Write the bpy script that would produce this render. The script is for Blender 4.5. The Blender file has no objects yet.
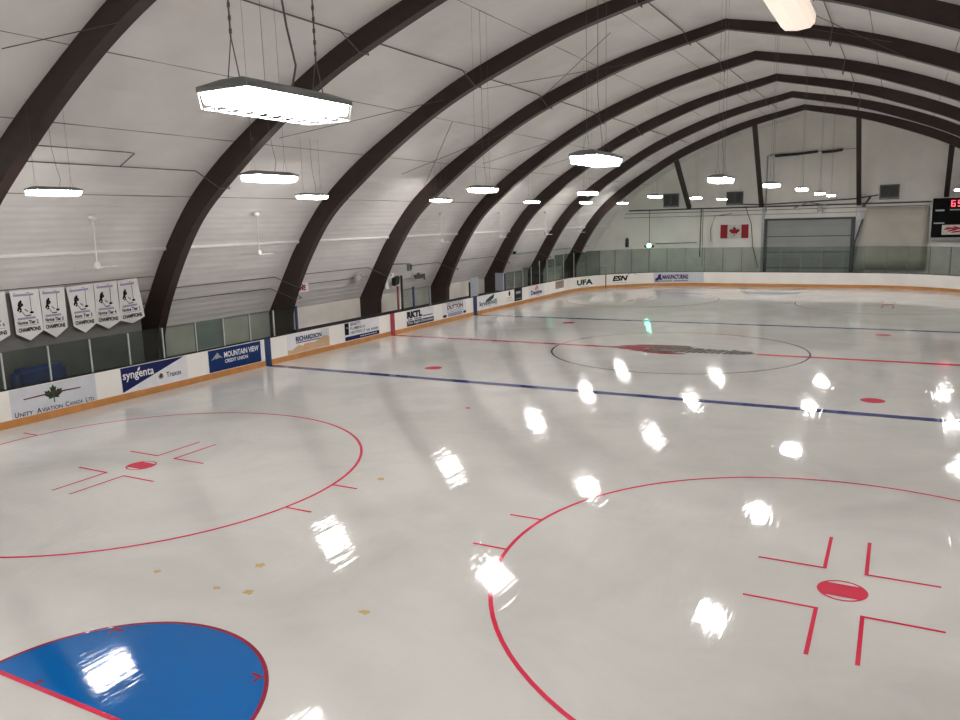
import bpy, bmesh, math, random
from mathutils import Vector, Matrix
random.seed(7)
PI = math.pi
S = bpy.context.scene
C = S.collection

# ------------------------------------------------------------------ materials
def new_mat(name):
    m = bpy.data.materials.new(name); m.use_nodes = True
    nt = m.node_tree
    b = nt.nodes['Principled BSDF']
    return m, nt, b

def mat(name, col, rough=0.5, metal=0.0, var=0.12, scale=3.0, bump=0.0, bscale=40.0, stretch=(1, 1, 1), spec=0.5, emit=None, estr=0.0):
    m, nt, b = new_mat(name)
    b.inputs['Roughness'].default_value = rough
    b.inputs['Metallic'].default_value = metal
    b.inputs['Specular IOR Level'].default_value = spec
    tc = nt.nodes.new('ShaderNodeTexCoord')
    mp = nt.nodes.new('ShaderNodeMapping'); mp.inputs['Scale'].default_value = stretch
    nz = nt.nodes.new('ShaderNodeTexNoise'); nz.inputs['Scale'].default_value = scale; nz.inputs['Detail'].default_value = 4
    cr = nt.nodes.new('ShaderNodeValToRGB')
    cr.color_ramp.elements[0].position = 0.3; cr.color_ramp.elements[1].position = 0.7
    cr.color_ramp.elements[0].color = tuple(c * (1 - var) for c in col) + (1,)
    cr.color_ramp.elements[1].color = tuple(min(1, c * (1 + var)) for c in col) + (1,)
    nt.links.new(tc.outputs['Object'], mp.inputs['Vector'])
    nt.links.new(mp.outputs['Vector'], nz.inputs['Vector'])
    nt.links.new(nz.outputs['Fac'], cr.inputs['Fac'])
    nt.links.new(cr.outputs['Color'], b.inputs['Base Color'])
    if bump > 0:
        n2 = nt.nodes.new('ShaderNodeTexNoise'); n2.inputs['Scale'].default_value = bscale
        bp = nt.nodes.new('ShaderNodeBump'); bp.inputs['Strength'].default_value = bump; bp.inputs['Distance'].default_value = 0.02
        nt.links.new(mp.outputs['Vector'], n2.inputs['Vector'])
        nt.links.new(n2.outputs['Fac'], bp.inputs['Height'])
        nt.links.new(bp.outputs['Normal'], b.inputs['Normal'])
    if emit:
        b.inputs['Emission Color'].default_value = tuple(emit) + (1,)
        b.inputs['Emission Strength'].default_value = estr
    return m

def ice_like(name, col, var=0.05, blotch=None, wave=0.0034):
    """painted or bare ice: same glossy, slightly scratched surface"""
    m, nt, b = new_mat(name)
    L = nt.links
    tc = nt.nodes.new('ShaderNodeTexCoord')
    nz = nt.nodes.new('ShaderNodeTexNoise'); nz.inputs['Scale'].default_value = 0.35; nz.inputs['Detail'].default_value = 6; nz.inputs['Roughness'].default_value = 0.6
    nz.inputs['Distortion'].default_value = 0.8
    L.new(tc.outputs['Object'], nz.inputs['Vector'])
    cr = nt.nodes.new('ShaderNodeValToRGB')
    cr.color_ramp.elements[0].position = 0.32; cr.color_ramp.elements[1].position = 0.62
    d = blotch or tuple(c * (1 - var) for c in col)
    cr.color_ramp.elements[0].color = tuple(d) + (1,)
    cr.color_ramp.elements[1].color = tuple(col) + (1,)
    L.new(nz.outputs['Fac'], cr.inputs['Fac'])
    L.new(cr.outputs['Color'], b.inputs['Base Color'])
    b.inputs['IOR'].default_value = 1.36
    # roughness with resurfacing streaks
    mp = nt.nodes.new('ShaderNodeMapping'); mp.inputs['Rotation'].default_value = (0, 0, 0.35); mp.inputs['Scale'].default_value = (9, 0.7, 1)
    n2 = nt.nodes.new('ShaderNodeTexNoise'); n2.inputs['Scale'].default_value = 1.0; n2.inputs['Detail'].default_value = 5
    L.new(tc.outputs['Object'], mp.inputs['Vector']); L.new(mp.outputs['Vector'], n2.inputs['Vector'])
    mr = nt.nodes.new('ShaderNodeMapRange')
    mr.inputs['From Min'].default_value = 0.3; mr.inputs['From Max'].default_value = 0.7
    mr.inputs['To Min'].default_value = 0.03; mr.inputs['To Max'].default_value = 0.075
    L.new(n2.outputs['Fac'], mr.inputs['Value']); L.new(mr.outputs['Result'], b.inputs['Roughness'])
    # skate and scraper scratches
    mp2 = nt.nodes.new('ShaderNodeMapping'); mp2.inputs['Rotation'].default_value = (0, 0, 0.06); mp2.inputs['Scale'].default_value = (9, 0.45, 1)
    n3 = nt.nodes.new('ShaderNodeTexNoise'); n3.inputs['Scale'].default_value = 1.0; n3.inputs['Detail'].default_value = 4; n3.inputs['Roughness'].default_value = 0.6; n3.inputs['Distortion'].default_value = 0.3
    L.new(tc.outputs['Object'], mp2.inputs['Vector']); L.new(mp2.outputs['Vector'], n3.inputs['Vector'])
    n4 = nt.nodes.new('ShaderNodeTexNoise'); n4.inputs['Scale'].default_value = 1.3; n4.inputs['Detail'].default_value = 2
    L.new(tc.outputs['Object'], n4.inputs['Vector'])
    ad = nt.nodes.new('ShaderNodeMath'); ad.operation = 'MULTIPLY_ADD'; ad.inputs[1].default_value = 1.0
    L.new(n3.outputs['Fac'], ad.inputs[0]); L.new(n4.outputs['Fac'], ad.inputs[2])
    bp = nt.nodes.new('ShaderNodeBump'); bp.inputs['Strength'].default_value = 1.0; bp.inputs['Distance'].default_value = wave
    L.new(ad.outputs[0], bp.inputs['Height']); L.new(bp.outputs['Normal'], b.inputs['Normal'])
    return m

def liner_mat():
    """white insulated roof liner: seams along the building, ribs below the knuckle"""
    m, nt, b = new_mat('white_roof_liner')
    L = nt.links
    uv = nt.nodes.new('ShaderNodeUVMap'); uv.uv_map = 'UVMap'
    sp = nt.nodes.new('ShaderNodeSeparateXYZ'); L.new(uv.outputs['UV'], sp.inputs[0])   # x along building, y = distance from ridge (m)
    def mth(op, a, bb=None, cc=None):
        n = nt.nodes.new('ShaderNodeMath'); n.operation = op
        for i, v in enumerate((a, bb, cc)):
            if v is None: continue
            if isinstance(v, (int, float)): n.inputs[i].default_value = v
            else: L.new(v, n.inputs[i])
        return n.outputs[0]
    d = sp.outputs['Y']
    ph = mth('DIVIDE', mth('SUBTRACT', d, 2.3), 2.45)
    fr = mth('FRACT', mth('ADD', ph, 0.5))
    dist = mth('MULTIPLY', mth('ABSOLUTE', mth('SUBTRACT', fr, 0.5)), 2.45)
    # broken line
    nb = nt.nodes.new('ShaderNodeTexNoise'); nb.inputs['Scale'].default_value = 0.5; nb.inputs['Detail'].default_value = 2
    L.new(uv.outputs['UV'], nb.inputs['Vector'])
    wid = mth('MULTIPLY', nb.outputs['Fac'], 0.04)
    line = mth('LESS_THAN', dist, mth('SUBTRACT', wid, 0.006))
    upper = mth('LESS_THAN', d, 14.9)
    line = mth('MULTIPLY', line, upper)
    # soft stains
    tc = nt.nodes.new('ShaderNodeTexCoord')
    ns = nt.nodes.new('ShaderNodeTexNoise'); ns.inputs['Scale'].default_value = 0.45; ns.inputs['Detail'].default_value = 5
    L.new(tc.outputs['Object'], ns.inputs['Vector'])
    cr = nt.nodes.new('ShaderNodeValToRGB')
    cr.color_ramp.elements[0].position = 0.3; cr.color_ramp.elements[0].color = (0.66, 0.63, 0.615, 1)
    cr.color_ramp.elements[1].position = 0.6; cr.color_ramp.elements[1].color = (0.765, 0.735, 0.72, 1)
    L.new(ns.outputs['Fac'], cr.inputs['Fac'])
    mx = nt.nodes.new('ShaderNodeMix'); mx.data_type = 'RGBA'
    L.new(line, mx.inputs['Factor']); L.new(cr.outputs['Color'], mx.inputs[6]); mx.inputs[7].default_value = (0.16, 0.14, 0.13, 1)
    L.new(mx.outputs[2], b.inputs['Base Color'])
    b.inputs['Roughness'].default_value = 0.42
    # ribs on the lower wall, soft billows above
    rib = mth('SINE', mth('MULTIPLY', d, 2 * PI / 0.23))
    low = mth('SUBTRACT', 1.0, upper)
    rib = mth('MULTIPLY', mth('MULTIPLY', rib, low), 0.0042)
    mp = nt.nodes.new('ShaderNodeMapping'); mp.inputs['Scale'].default_value = (0.35, 1.6, 1)
    L.new(uv.outputs['UV'], mp.inputs['Vector'])
    nw = nt.nodes.new('ShaderNodeTexNoise'); nw.inputs['Scale'].default_value = 1.0; nw.inputs['Detail'].default_value = 2
    L.new(mp.outputs['Vector'], nw.inputs['Vector'])
    wave = mth('MULTIPLY', nw.outputs['Fac'], 0.10)
    h = mth('ADD', rib, wave)
    bp = nt.nodes.new('ShaderNodeBump'); bp.inputs['Strength'].default_value = 0.7; bp.inputs['Distance'].default_value = 1.0
    L.new(h, bp.inputs['Height']); L.new(bp.outputs['Normal'], b.inputs['Normal'])
    return m

def ribbed_mat(name, col, axis=0, period=0.3, depth=0.012, rough=0.5):
    m, nt, b = new_mat(name); L = nt.links
    tc = nt.nodes.new('ShaderNodeTexCoord')
    sp = nt.nodes.new('ShaderNodeSeparateXYZ'); L.new(tc.outputs['Object'], sp.inputs[0])
    ml = nt.nodes.new('ShaderNodeMath'); ml.operation = 'MULTIPLY'; ml.inputs[1].default_value = 2 * PI / period
    L.new(sp.outputs[axis], ml.inputs[0])
    sn = nt.nodes.new('ShaderNodeMath'); sn.operation = 'SINE'; L.new(ml.outputs[0], sn.inputs[0])
    pw = nt.nodes.new('ShaderNodeMath'); pw.operation = 'GREATER_THAN'; pw.inputs[1].default_value = 0.93; L.new(sn.outputs[0], pw.inputs[0])
    sc = nt.nodes.new('ShaderNodeMath'); sc.operation = 'MULTIPLY'; sc.inputs[1].default_value = depth; L.new(pw.outputs[0], sc.inputs[0])
    bp = nt.nodes.new('ShaderNodeBump'); bp.inputs['Distance'].default_value = 1.0; bp.inputs['Strength'].default_value = 0.6
    L.new(sc.outputs[0], bp.inputs['Height']); L.new(bp.outputs['Normal'], b.inputs['Normal'])
    nz = nt.nodes.new('ShaderNodeTexNoise'); nz.inputs['Scale'].default_value = 0.6; nz.inputs['Detail'].default_value = 5
    L.new(tc.outputs['Object'], nz.inputs['Vector'])
    cr = nt.nodes.new('ShaderNodeValToRGB')
    cr.color_ramp.elements[0].position = 0.3; cr.color_ramp.elements[1].position = 0.65
    cr.color_ramp.elements[0].color = tuple(c * .88 for c in col) + (1,); cr.color_ramp.elements[1].color = tuple(col) + (1,)
    L.new(nz.outputs['Fac'], cr.inputs['Fac']); L.new(cr.outputs['Color'], b.inputs['Base Color'])
    b.inputs['Roughness'].default_value = rough
    return m

def glass_mat(name, tint, refl=0.05):
    m = bpy.data.materials.new(name); m.use_nodes = True
    nt = m.node_tree; nt.nodes.clear(); L = nt.links
    out = nt.nodes.new('ShaderNodeOutputMaterial')
    tr = nt.nodes.new('ShaderNodeBsdfTransparent')
    tc = nt.nodes.new('ShaderNodeTexCoord')
    nz = nt.nodes.new('ShaderNodeTexNoise'); nz.inputs['Scale'].default_value = 1.2
    L.new(tc.outputs['Object'], nz.inputs['Vector'])
    cr = nt.nodes.new('ShaderNodeValToRGB')
    cr.color_ramp.elements[0].color = tuple(c * .9 for c in tint) + (1,)
    cr.color_ramp.elements[1].color = tuple(min(1, c * 1.06) for c in tint) + (1,)
    L.new(nz.outputs['Fac'], cr.inputs['Fac']); L.new(cr.outputs['Color'], tr.inputs['Color'])
    gl = nt.nodes.new('ShaderNodeBsdfGlossy'); gl.inputs['Roughness'].default_value = 0.06; gl.inputs['Color'].default_value = (0.8, 0.85, 0.83, 1)
    lw = nt.nodes.new('ShaderNodeLayerWeight'); lw.inputs['Blend'].default_value = 0.5
    pw = nt.nodes.new('ShaderNodeMath'); pw.operation = 'POWER'; pw.inputs[1].default_value = 5.0; L.new(lw.outputs['Facing'], pw.inputs[0])
    fz = nt.nodes.new('ShaderNodeMath'); fz.operation = 'MULTIPLY_ADD'; fz.inputs[1].default_value = 0.35; fz.inputs[2].default_value = 0.03; L.new(pw.outputs[0], fz.inputs[0])
    mxs = nt.nodes.new('ShaderNodeMixShader')
    L.new(fz.outputs[0], mxs.inputs[0]); L.new(tr.outputs[0], mxs.inputs[1]); L.new(gl.outputs[0], mxs.inputs[2])
    L.new(mxs.outputs[0], out.inputs['Surface'])
    return m

def lamp_mat(name, col, strength):
    m, nt, b = new_mat(name)
    b.inputs['Base Color'].default_value = (0.8, 0.8, 0.8, 1)
    b.inputs['Emission Color'].default_value = tuple(col) + (1,)
    b.inputs['Emission Strength'].default_value = strength
    return m

M = {}
M['ice'] = ice_like('white_ice', (0.575, 0.565, 0.535), blotch=(0.485, 0.477, 0.45))
M['ice_red'] = ice_like('red_ice_paint', (0.56, 0.03, 0.07))
M['ice_darkred'] = ice_like('dark_red_ice_paint', (0.22, 0.012, 0.035))
M['ice_blue'] = ice_like('navy_ice_paint', (0.022, 0.035, 0.17))
M['ice_black'] = ice_like('thin_dark_ice_paint', (0.03, 0.03, 0.06))
M['ice_crease'] = ice_like('blue_crease_paint', (0.001, 0.098, 0.33), var=.12, wave=.0018)
M['ice_logored'] = ice_like('logo_red_ice_paint', (0.30, 0.02, 0.04))
M['ice_logodark'] = ice_like('logo_dark_ice_paint', (0.035, 0.028, 0.026))
M['ice_logogrey'] = ice_like('logo_grey_ice_paint', (0.38, 0.37, 0.36))
M['ice_stain'] = ice_like('yellow_brown_ice_stain', (0.50, 0.37, 0.16))
M['ice_faint'] = ice_like('faint_stain', (0.62, 0.55, 0.42))
M['concrete'] = mat('grey_concrete', (0.20, 0.195, 0.19), .8, bump=.2)
M['liner'] = liner_mat()
M['endwall'] = ribbed_mat('cream_metal_end_wall', (0.80, 0.775, 0.725), 0, 0.9, .012)
M['plywood'] = mat('cream_painted_plywood', (0.76, 0.715, 0.65), .6, scale=1.2, var=.08)
M['wood'] = mat('dark_brown_glulam', (0.026, 0.0125, 0.0092), .45, scale=1.5, var=.3, stretch=(1, 1, 3), bump=.15, bscale=8)
M['brace'] = mat('dark_brown_timber', (0.03, 0.02, 0.016), .6, var=.2)
M['board'] = mat('white_board_plastic', (0.80, 0.77, 0.725), .35, scale=1.0, var=.05)
M['kick'] = mat('orange_kick_plate', (0.46, 0.20, 0.055), .4, scale=1.0, var=.13, stretch=(1, 3, 1))
M['cap'] = mat('dark_cap_rail', (0.012, 0.012, 0.013), .7, spec=.15)
M['bluestripe'] = mat('blue_stripe', (0.008, 0.026, 0.10), .35)
M['redstripe'] = mat('red_stripe', (0.29, 0.022, 0.042), .35)
M['bluepost'] = mat('blue_padded_post', (0.012, 0.025, 0.11), .55)
M['redpost'] = mat('dark_red_post', (0.14, 0.02, 0.02), .5)
M['alu'] = mat('aluminium_post', (0.55, 0.56, 0.55), .4, metal=.5, var=.06)
M['postgrey'] = mat('dull_grey_post', (0.15, 0.16, 0.155), .5, metal=.2)
M['steel'] = mat('grey_steel', (0.32, 0.33, 0.33), .4, metal=.6, var=.08)
M['conduit'] = mat('grey_conduit', (0.11, 0.10, 0.095), .5, metal=.3)
M['cable'] = mat('thin_steel_cable', (0.09, 0.085, 0.08), .5, metal=.3)
M['housing'] = mat('grey_enamel_housing', (0.20, 0.21, 0.205), .5)
M['chain'] = mat('grey_chain', (0.12, 0.12, 0.12), .5, metal=.3)
M['glass'] = glass_mat('green_tinted_glass', (0.69, 0.735, 0.71))
M['glass_far'] = glass_mat('green_tinted_glass_far', (0.75, 0.79, 0.765))
M['glass_corner'] = glass_mat('dark_green_tinted_glass', (0.58, 0.63, 0.605))
M['endcap'] = mat('tan_end_cap', (0.30, 0.19, 0.10), .5)
M['white'] = mat('white_enamel', (0.78, 0.77, 0.75), .4, var=.04)
M['clockgrey'] = mat('pale_grey_disc', (0.40, 0.385, 0.37), .5)
M['liner2'] = mat('pale_disc_face', (0.58, 0.56, 0.54), .5)
M['darkpanel'] = mat('dark_grey_panel', (0.13, 0.125, 0.12), .7, var=.1)
M['sheet'] = mat('white_poster_sheet', (0.42, 0.42, 0.43), .6, var=.06)
M['greypanel'] = mat('blue_grey_panel', (0.26, 0.28, 0.31), .5, var=.06)
M['greysheet'] = mat('greyed_sheet', (0.24, 0.26, 0.28), .5, var=.08)
M['black'] = mat('black_plastic', (0.012, 0.012, 0.013), .45)
M['nearblack'] = mat('scoreboard_black', (0.004, 0.0045, 0.0045), .6, spec=.1)
M['vent'] = mat('dark_grey_louver', (0.15, 0.155, 0.15), .5, metal=.3)
M['door'] = ribbed_mat('grey_sectional_door', (0.29, 0.30, 0.295), 2, 0.55, .02)
M['doorframe'] = mat('dark_door_frame', (0.05, 0.05, 0.048), .5)
M['tarp'] = mat('cream_tarp', (0.47, 0.445, 0.385), .6, scale=.8, var=.07, bump=.3, bscale=2)
M['cloth'] = mat('white_banner_cloth', (0.70, 0.68, 0.67), .8, scale=2, var=.06)
M['flagred'] = mat('flag_red_cloth', (0.30, 0.012, 0.02), .8)
M['flagwhite'] = mat('flag_white_cloth', (0.62, 0.60, 0.55), .8)
M['matblue'] = mat('dark_blue_vinyl', (0.012, 0.035, 0.17), .5)
# inks on adverts
def ink(n, c): M[n] = mat(n, c, .5, var=.05, spec=.1)
ink('ink_navy', (0.011, 0.015, 0.08)); ink('ink_black', (0.006, 0.006, 0.008)); ink('ink_white', (0.78, 0.78, 0.78))
ink('ink_palegrey', (0.55, 0.56, 0.60)); ink('ink_palewhite', (0.68, 0.68, 0.70)); ink('ink_green', (0.012, 0.055, 0.02)); ink('ink_brown', (0.10, 0.03, 0.03))
ink('ink_blue', (0.008, 0.026, 0.105)); ink('ink_grey', (0.30, 0.31, 0.32)); ink('ink_wheat', (0.52, 0.36, 0.22)); ink('ink_salmon', (0.62, 0.30, 0.22))
ink('ink_red', (0.40, 0.03, 0.06)); ink('ink_darkgreen', (0.015, 0.045, 0.03)); ink('ink_purple', (0.045, 0.022, 0.11)); ink('ink_tan', (0.36, 0.27, 0.22))
ink('ink_text', (0.03, 0.03, 0.055)); ink('ink_signred', (0.36, 0.02, 0.03)); ink('ink_lilac', (0.30, 0.29, 0.42)); ink('ink_pink', (0.62, 0.22, 0.25))
ink('ink_seam', (0.16, 0.06, 0.03))
M['lamp'] = lamp_mat('white_fluorescent_lamp', (1.0, 0.972, 0.95), 84.0)
M['warmlens'] = lamp_mat('warm_diffuser_lens', (1.0, 0.78, 0.60), .62)
M['greenlamp'] = lamp_mat('green_goal_lamp', (0.12, 1.0, 0.5), 24.0)
M['led'] = lamp_mat('red_led_digit', (1.0, 0.01, 0.05), 1.5)

# ------------------------------------------------------------------ mesh helpers
def B(): return bmesh.new()
def quad(bm, pts):
    return bm.faces.new([bm.verts.new(p) for p in pts])
def box(bm, x0, x1, y0, y1, z0, z1):
    v = [bm.verts.new((x, y, z)) for x in (x0, x1) for y in (y0, y1) for z in (z0, z1)]
    for f in ((0, 1, 3, 2), (4, 6, 7, 5), (0, 4, 5, 1), (2, 3, 7, 6), (0, 2, 6, 4), (1, 5, 7, 3)):
        bm.faces.new([v[i] for i in f])
def bevbox(bm, x0, x1, y0, y1, z0, z1, r=0.01):
    t = B(); box(t, x0, x1, y0, y1, z0, z1)
    bmesh.ops.bevel(t, geom=t.edges[:], offset=r, segments=2, affect='EDGES')
    merge(bm, t)
def merge(bm, t):
    mp = {v: bm.verts.new(v.co) for v in t.verts}
    for f in t.faces:
        try: bm.faces.new([mp[v] for v in f.verts])
        except ValueError: pass
    t.free()
def tube(bm, pts, r, n=6):
    pts = [Vector(p) for p in pts]
    rings = []
    for i, p in enumerate(pts):
        a = pts[max(0, i - 1)]; c = pts[min(len(pts) - 1, i + 1)]
        d = (c - a).normalized()
        up = Vector((0, 0, 1)) if abs(d.z) < .95 else Vector((1, 0, 0))
        u = d.cross(up).normalized(); w = d.cross(u)
        rings.append([bm.verts.new(p + u * r * math.cos(2 * PI * k / n) + w * r * math.sin(2 * PI * k / n)) for k in range(n)])
    for a, c in zip(rings, rings[1:]):
        for k in range(n):
            bm.faces.new((a[k], a[(k + 1) % n], c[(k + 1) % n], c[k]))
    bm.faces.new(rings[0][::-1]); bm.faces.new(rings[-1])
def lathe(bm, prof, n=20, c=(0, 0, 0), axis='z'):
    rings = []
    for r, h in prof:
        ring = []
        for k in range(n):
            a = 2 * PI * k / n
            p = (r * math.cos(a), r * math.sin(a), h) if axis == 'z' else (h, r * math.cos(a), r * math.sin(a))
            ring.append(bm.verts.new((p[0] + c[0], p[1] + c[1], p[2] + c[2])))
        rings.append(ring)
    for a, b2 in zip(rings, rings[1:]):
        for k in range(n):
            bm.faces.new((a[k], a[(k + 1) % n], b2[(k + 1) % n], b2[k]))
    bm.faces.new(rings[0][::-1]); bm.faces.new(rings[-1])
def obj(name, bm, m, parent=None, smooth=False, fix=True):
    if fix: bmesh.ops.recalc_face_normals(bm, faces=bm.faces[:])
    me = bpy.data.meshes.new(name); bm.to_mesh(me); bm.free()
    if smooth:
        for p in me.polygons: p.use_smooth = True
    me.materials.append(m)
    o = bpy.data.objects.new(name, me); C.objects.link(o)
    if parent is not None: o.parent = parent
    return o
def tag(o, label, cat, group=None, kind=None):
    o['label'] = label; o['category'] = cat
    if group: o['group'] = group
    if kind: o['kind'] = kind
    return o
def thing(name, label, cat, loc=(0, 0, 0), group=None, kind=None):
    o = bpy.data.objects.new(name, None); o.empty_display_size = .2; C.objects.link(o); o.location = loc
    return tag(o, label, cat, group, kind)
def struct(name, bm, m, label, cat, fix=True):
    o = obj(name, bm, m, fix=fix); return tag(o, label, cat, kind='structure')
def dup(root, loc, label, group=None):
    r = root.copy(); C.objects.link(r); r.location = loc; r['label'] = label
    if group: r['group'] = group
    for ch in list(root.children):
        c = ch.copy(); C.objects.link(c); c.parent = r
        for g in list(ch.children):
            d = g.copy(); C.objects.link(d); d.parent = c
    return r
ORD = ['first', 'second', 'third', 'fourth', 'fifth', 'sixth', 'seventh', 'eighth', 'ninth', 'tenth', 'eleventh', 'twelfth', 'thirteenth',
       'fourteenth', 'fifteenth', 'sixteenth', 'seventeenth', 'eighteenth', 'nineteenth', 'twentieth', 'twenty-first', 'twenty-second', 'twenty-third',
       'twenty-fourth', 'twenty-fifth', 'twenty-sixth', 'twenty-seventh', 'twenty-eighth', 'twenty-ninth', 'thirtieth', 'thirty-first', 'thirty-second']

_txt = {}
def text_faces(body, bold=0.0, shear=0.0):
    key = (body, bold, shear)
    if key in _txt: return _txt[key]
    cu = bpy.data.curves.new('lettering', 'FONT'); cu.body = body; cu.offset = bold; cu.shear = shear; cu.resolution_u = 3
    o = bpy.data.objects.new('lettering', cu); C.objects.link(o)
    dg = bpy.context.evaluated_depsgraph_get()
    e = o.evaluated_get(dg); me = e.to_mesh()
    vs = [(v.co.x, v.co.y) for v in me.vertices]; fs = [tuple(p.vertices) for p in me.polygons]
    e.to_mesh_clear(); bpy.data.objects.remove(o); bpy.data.curves.remove(cu)
    x0 = min(v[0] for v in vs); x1 = max(v[0] for v in vs); y0 = min(v[1] for v in vs); y1 = max(v[1] for v in vs)
    vs = [((x - x0) / (x1 - x0), (y - y0) / (y1 - y0)) for x, y in vs]
    _txt[key] = (vs, fs); return _txt[key]
def put_text(bm, f, body, u0, u1, v0, v1, bold=0.0, shear=0.0, rise=0.0):
    vs, fs = text_faces(body, bold, shear)
    bv = [bm.verts.new(f(u0 + (u1 - u0) * x, v0 + (v1 - v0) * y + rise * x)) for x, y in vs]
    for q in fs:
        try: bm.faces.new([bv[i] for i in q])
        except ValueError: pass
def put_poly(bm, f, pts):
    bm.faces.new([bm.verts.new(f(u, v)) for u, v in pts])
def put_rect(bm, f, u0, u1, v0, v1, n=1):
    for i in range(n):
        a = u0 + (u1 - u0) * i / n; b2 = u0 + (u1 - u0) * (i + 1) / n
        put_poly(bm, f, [(a, v0), (b2, v0), (b2, v1), (a, v1)])
def put_ell(bm, f, cu, cv, ru, rv, n=20):
    put_poly(bm, f, [(cu + ru * math.cos(2 * PI * k / n), cv + rv * math.sin(2 * PI * k / n)) for k in range(n)])
_half = [(0, 1), (.14, .72), (.28, .79), (.21, .36), (.42, .58), (.47, .47), (.74, .52), (.66, .27), (.80, .20), (.40, -.12), (.45, -.27), (.05, -.20), (.05, -.62)]
LEAF = _half + [(-x, y) for x, y in _half[::-1][:-1]]
def put_leaf(bm, f, cu, cv, su, sv):
    put_poly(bm, f, [(cu + x * su, cv + y * sv) for x, y in LEAF])

# ------------------------------------------------------------------ the hall shell
XC = 1.3                                                        # middle of the building
YN, YF = -34.0, 31.0
OUT = [(-14.93, 1.53), (-14.38, 2.43), (-13.98, 3.1), (-13.25, 4.22), (-12.0, 5.7), (-10.5, 6.92), (-8.6, 8.1), (-6.33, 9.33), (-3.92, 10.28), (-1.7, 10.93), (1.3, 11.55)]
INN = [(-13.93, 1.55), (-13.40, 2.68), (-12.52, 4.12), (-11.57, 5.28), (-10.2, 6.36), (-8.5, 7.54), (-6.45, 8.72), (-4.1, 9.70), (-1.83, 10.48), (1.3, 11.22)]
def spline(pts, n=5):
    out = []
    P = [Vector(p) for p in pts]
    P = [P[0] * 2 - P[1]] + P + [P[-1] * 2 - P[-2]]
    for i in range(1, len(P) - 2):
        for k in range(n):
            t = k / n
            a, b2, c, d = P[i - 1:i + 3]
            out.append(0.5 * ((2 * b2) + (c - a) * t + (2 * a - 5 * b2 + 4 * c - d) * t * t + (3 * b2 - a - 3 * c + d) * t ** 3))
    out.append(P[-2]); return [(v.x, v.y) for v in out]
OL = spline(OUT); IL = spline(INN)
def mirror(l): return l + [(2 * XC - x, z) for x, z in l[::-1][1:]]
OF = mirror(OL)
def vault_z(x):
    for (a, za), (b2, zb) in zip(OF, OF[1:]):
        if a <= x <= b2: return za + (zb - za) * (x - a) / (b2 - a)
    return 1.5
def vault_pt(x, off=0.08):
    """point on the liner at x, moved off inwards"""
    z = vault_z(x); e = .05
    t = Vector((2 * e, vault_z(x + e) - vault_z(x - e))).normalized()
    n = Vector((t.y, -t.x))
    return x + n.x * off, z + n.y * off
# ceiling (vaulted liner)
bm = B(); uvl = bm.loops.layers.uv.new('UVMap')
dist = [0.0]
for (a, za), (b2, zb) in zip(OF, OF[1:]): dist.append(dist[-1] + math.hypot(b2 - a, zb - za))
half = dist[-1] / 2
rows = []
for x, z in OF: rows.append((bm.verts.new((x, YN, z)), bm.verts.new((x, YF, z))))
for i in range(len(OF) - 1):
    f = bm.faces.new((rows[i][0], rows[i + 1][0], rows[i + 1][1], rows[i][1]))
    for lp, (uu, vv) in zip(f.loops, ((YN, dist[i] - half), (YN, dist[i + 1] - half), (YF, dist[i + 1] - half), (YF, dist[i] - half))):
        lp[uvl].uv = (uu, abs(vv))
    f.smooth = True
o = struct('ceiling', bm, M['liner'], 'white insulated vaulted ceiling liner with seams between the dark arches', 'ceiling')
bm = B(); box(bm, -15.05, -14.93, YN, YF, -.05, 1.56)
struct('wall_left', bm, M['plywood'], 'low cream plywood wall at the foot of the vault behind the left boards', 'wall')
bm = B(); box(bm, 2 * XC + 14.93, 2 * XC + 15.05, YN, YF, -.05, 1.56)
struct('wall_right', bm, M['plywood'], 'low cream wall at the foot of the vault on the right', 'wall')
def endwall(y0, y1):
    bm = B()
    prof = [(-15.0, -.05)] + [(x, z + .04) for x, z in OF] + [(2 * XC + 15.0, -.05)]
    a = [bm.verts.new((x, y0, z)) for x, z in prof]; b2 = [bm.verts.new((x, y1, z)) for x, z in prof]
    bm.faces.new(a); bm.faces.new(b2[::-1])
    for i in range(len(prof)):
        j = (i + 1) % len(prof); bm.faces.new((a[i], a[j], b2[j], b2[i]))
    return bm
struct('wall_far', endwall(YF, YF + .12), M['endwall'], 'cream ribbed metal gable wall at the far end of the rink', 'wall')
struct('wall_near', endwall(YN - .12, YN), M['endwall'], 'cream gable wall behind the viewer', 'wall')
bm = B(); box(bm, -15.05, 2 * XC + 15.05, YN - .12, YF + .12, -.2, -.03)
struct('floor', bm, M['concrete'], 'grey concrete floor around the rink boards', 'floor')

bm = B()
for xx in (-13.2,):
    pts_ = [vault_pt(xx, -.01)]
    cx_, cz_ = pts_[0]
    rg = [[bm.verts.new((cx_ + .07 * math.cos(-PI / 2 + PI * k / 6 - .5), y, cz_ + .07 * math.sin(-PI / 2 + PI * k / 6 - .5))) for k in range(7)] for y in (YN, YF)]
    for k in range(6): bm.faces.new((rg[0][k], rg[0][k + 1], rg[1][k + 1], rg[1][k]))
    bm.faces.new((rg[0][0], rg[1][0], rg[1][6], rg[0][6]))
struct('trim_5', bm, M['white'], 'glossy white bead along the left vault where the smooth liner meets the ribbed wall', 'trim')

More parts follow.
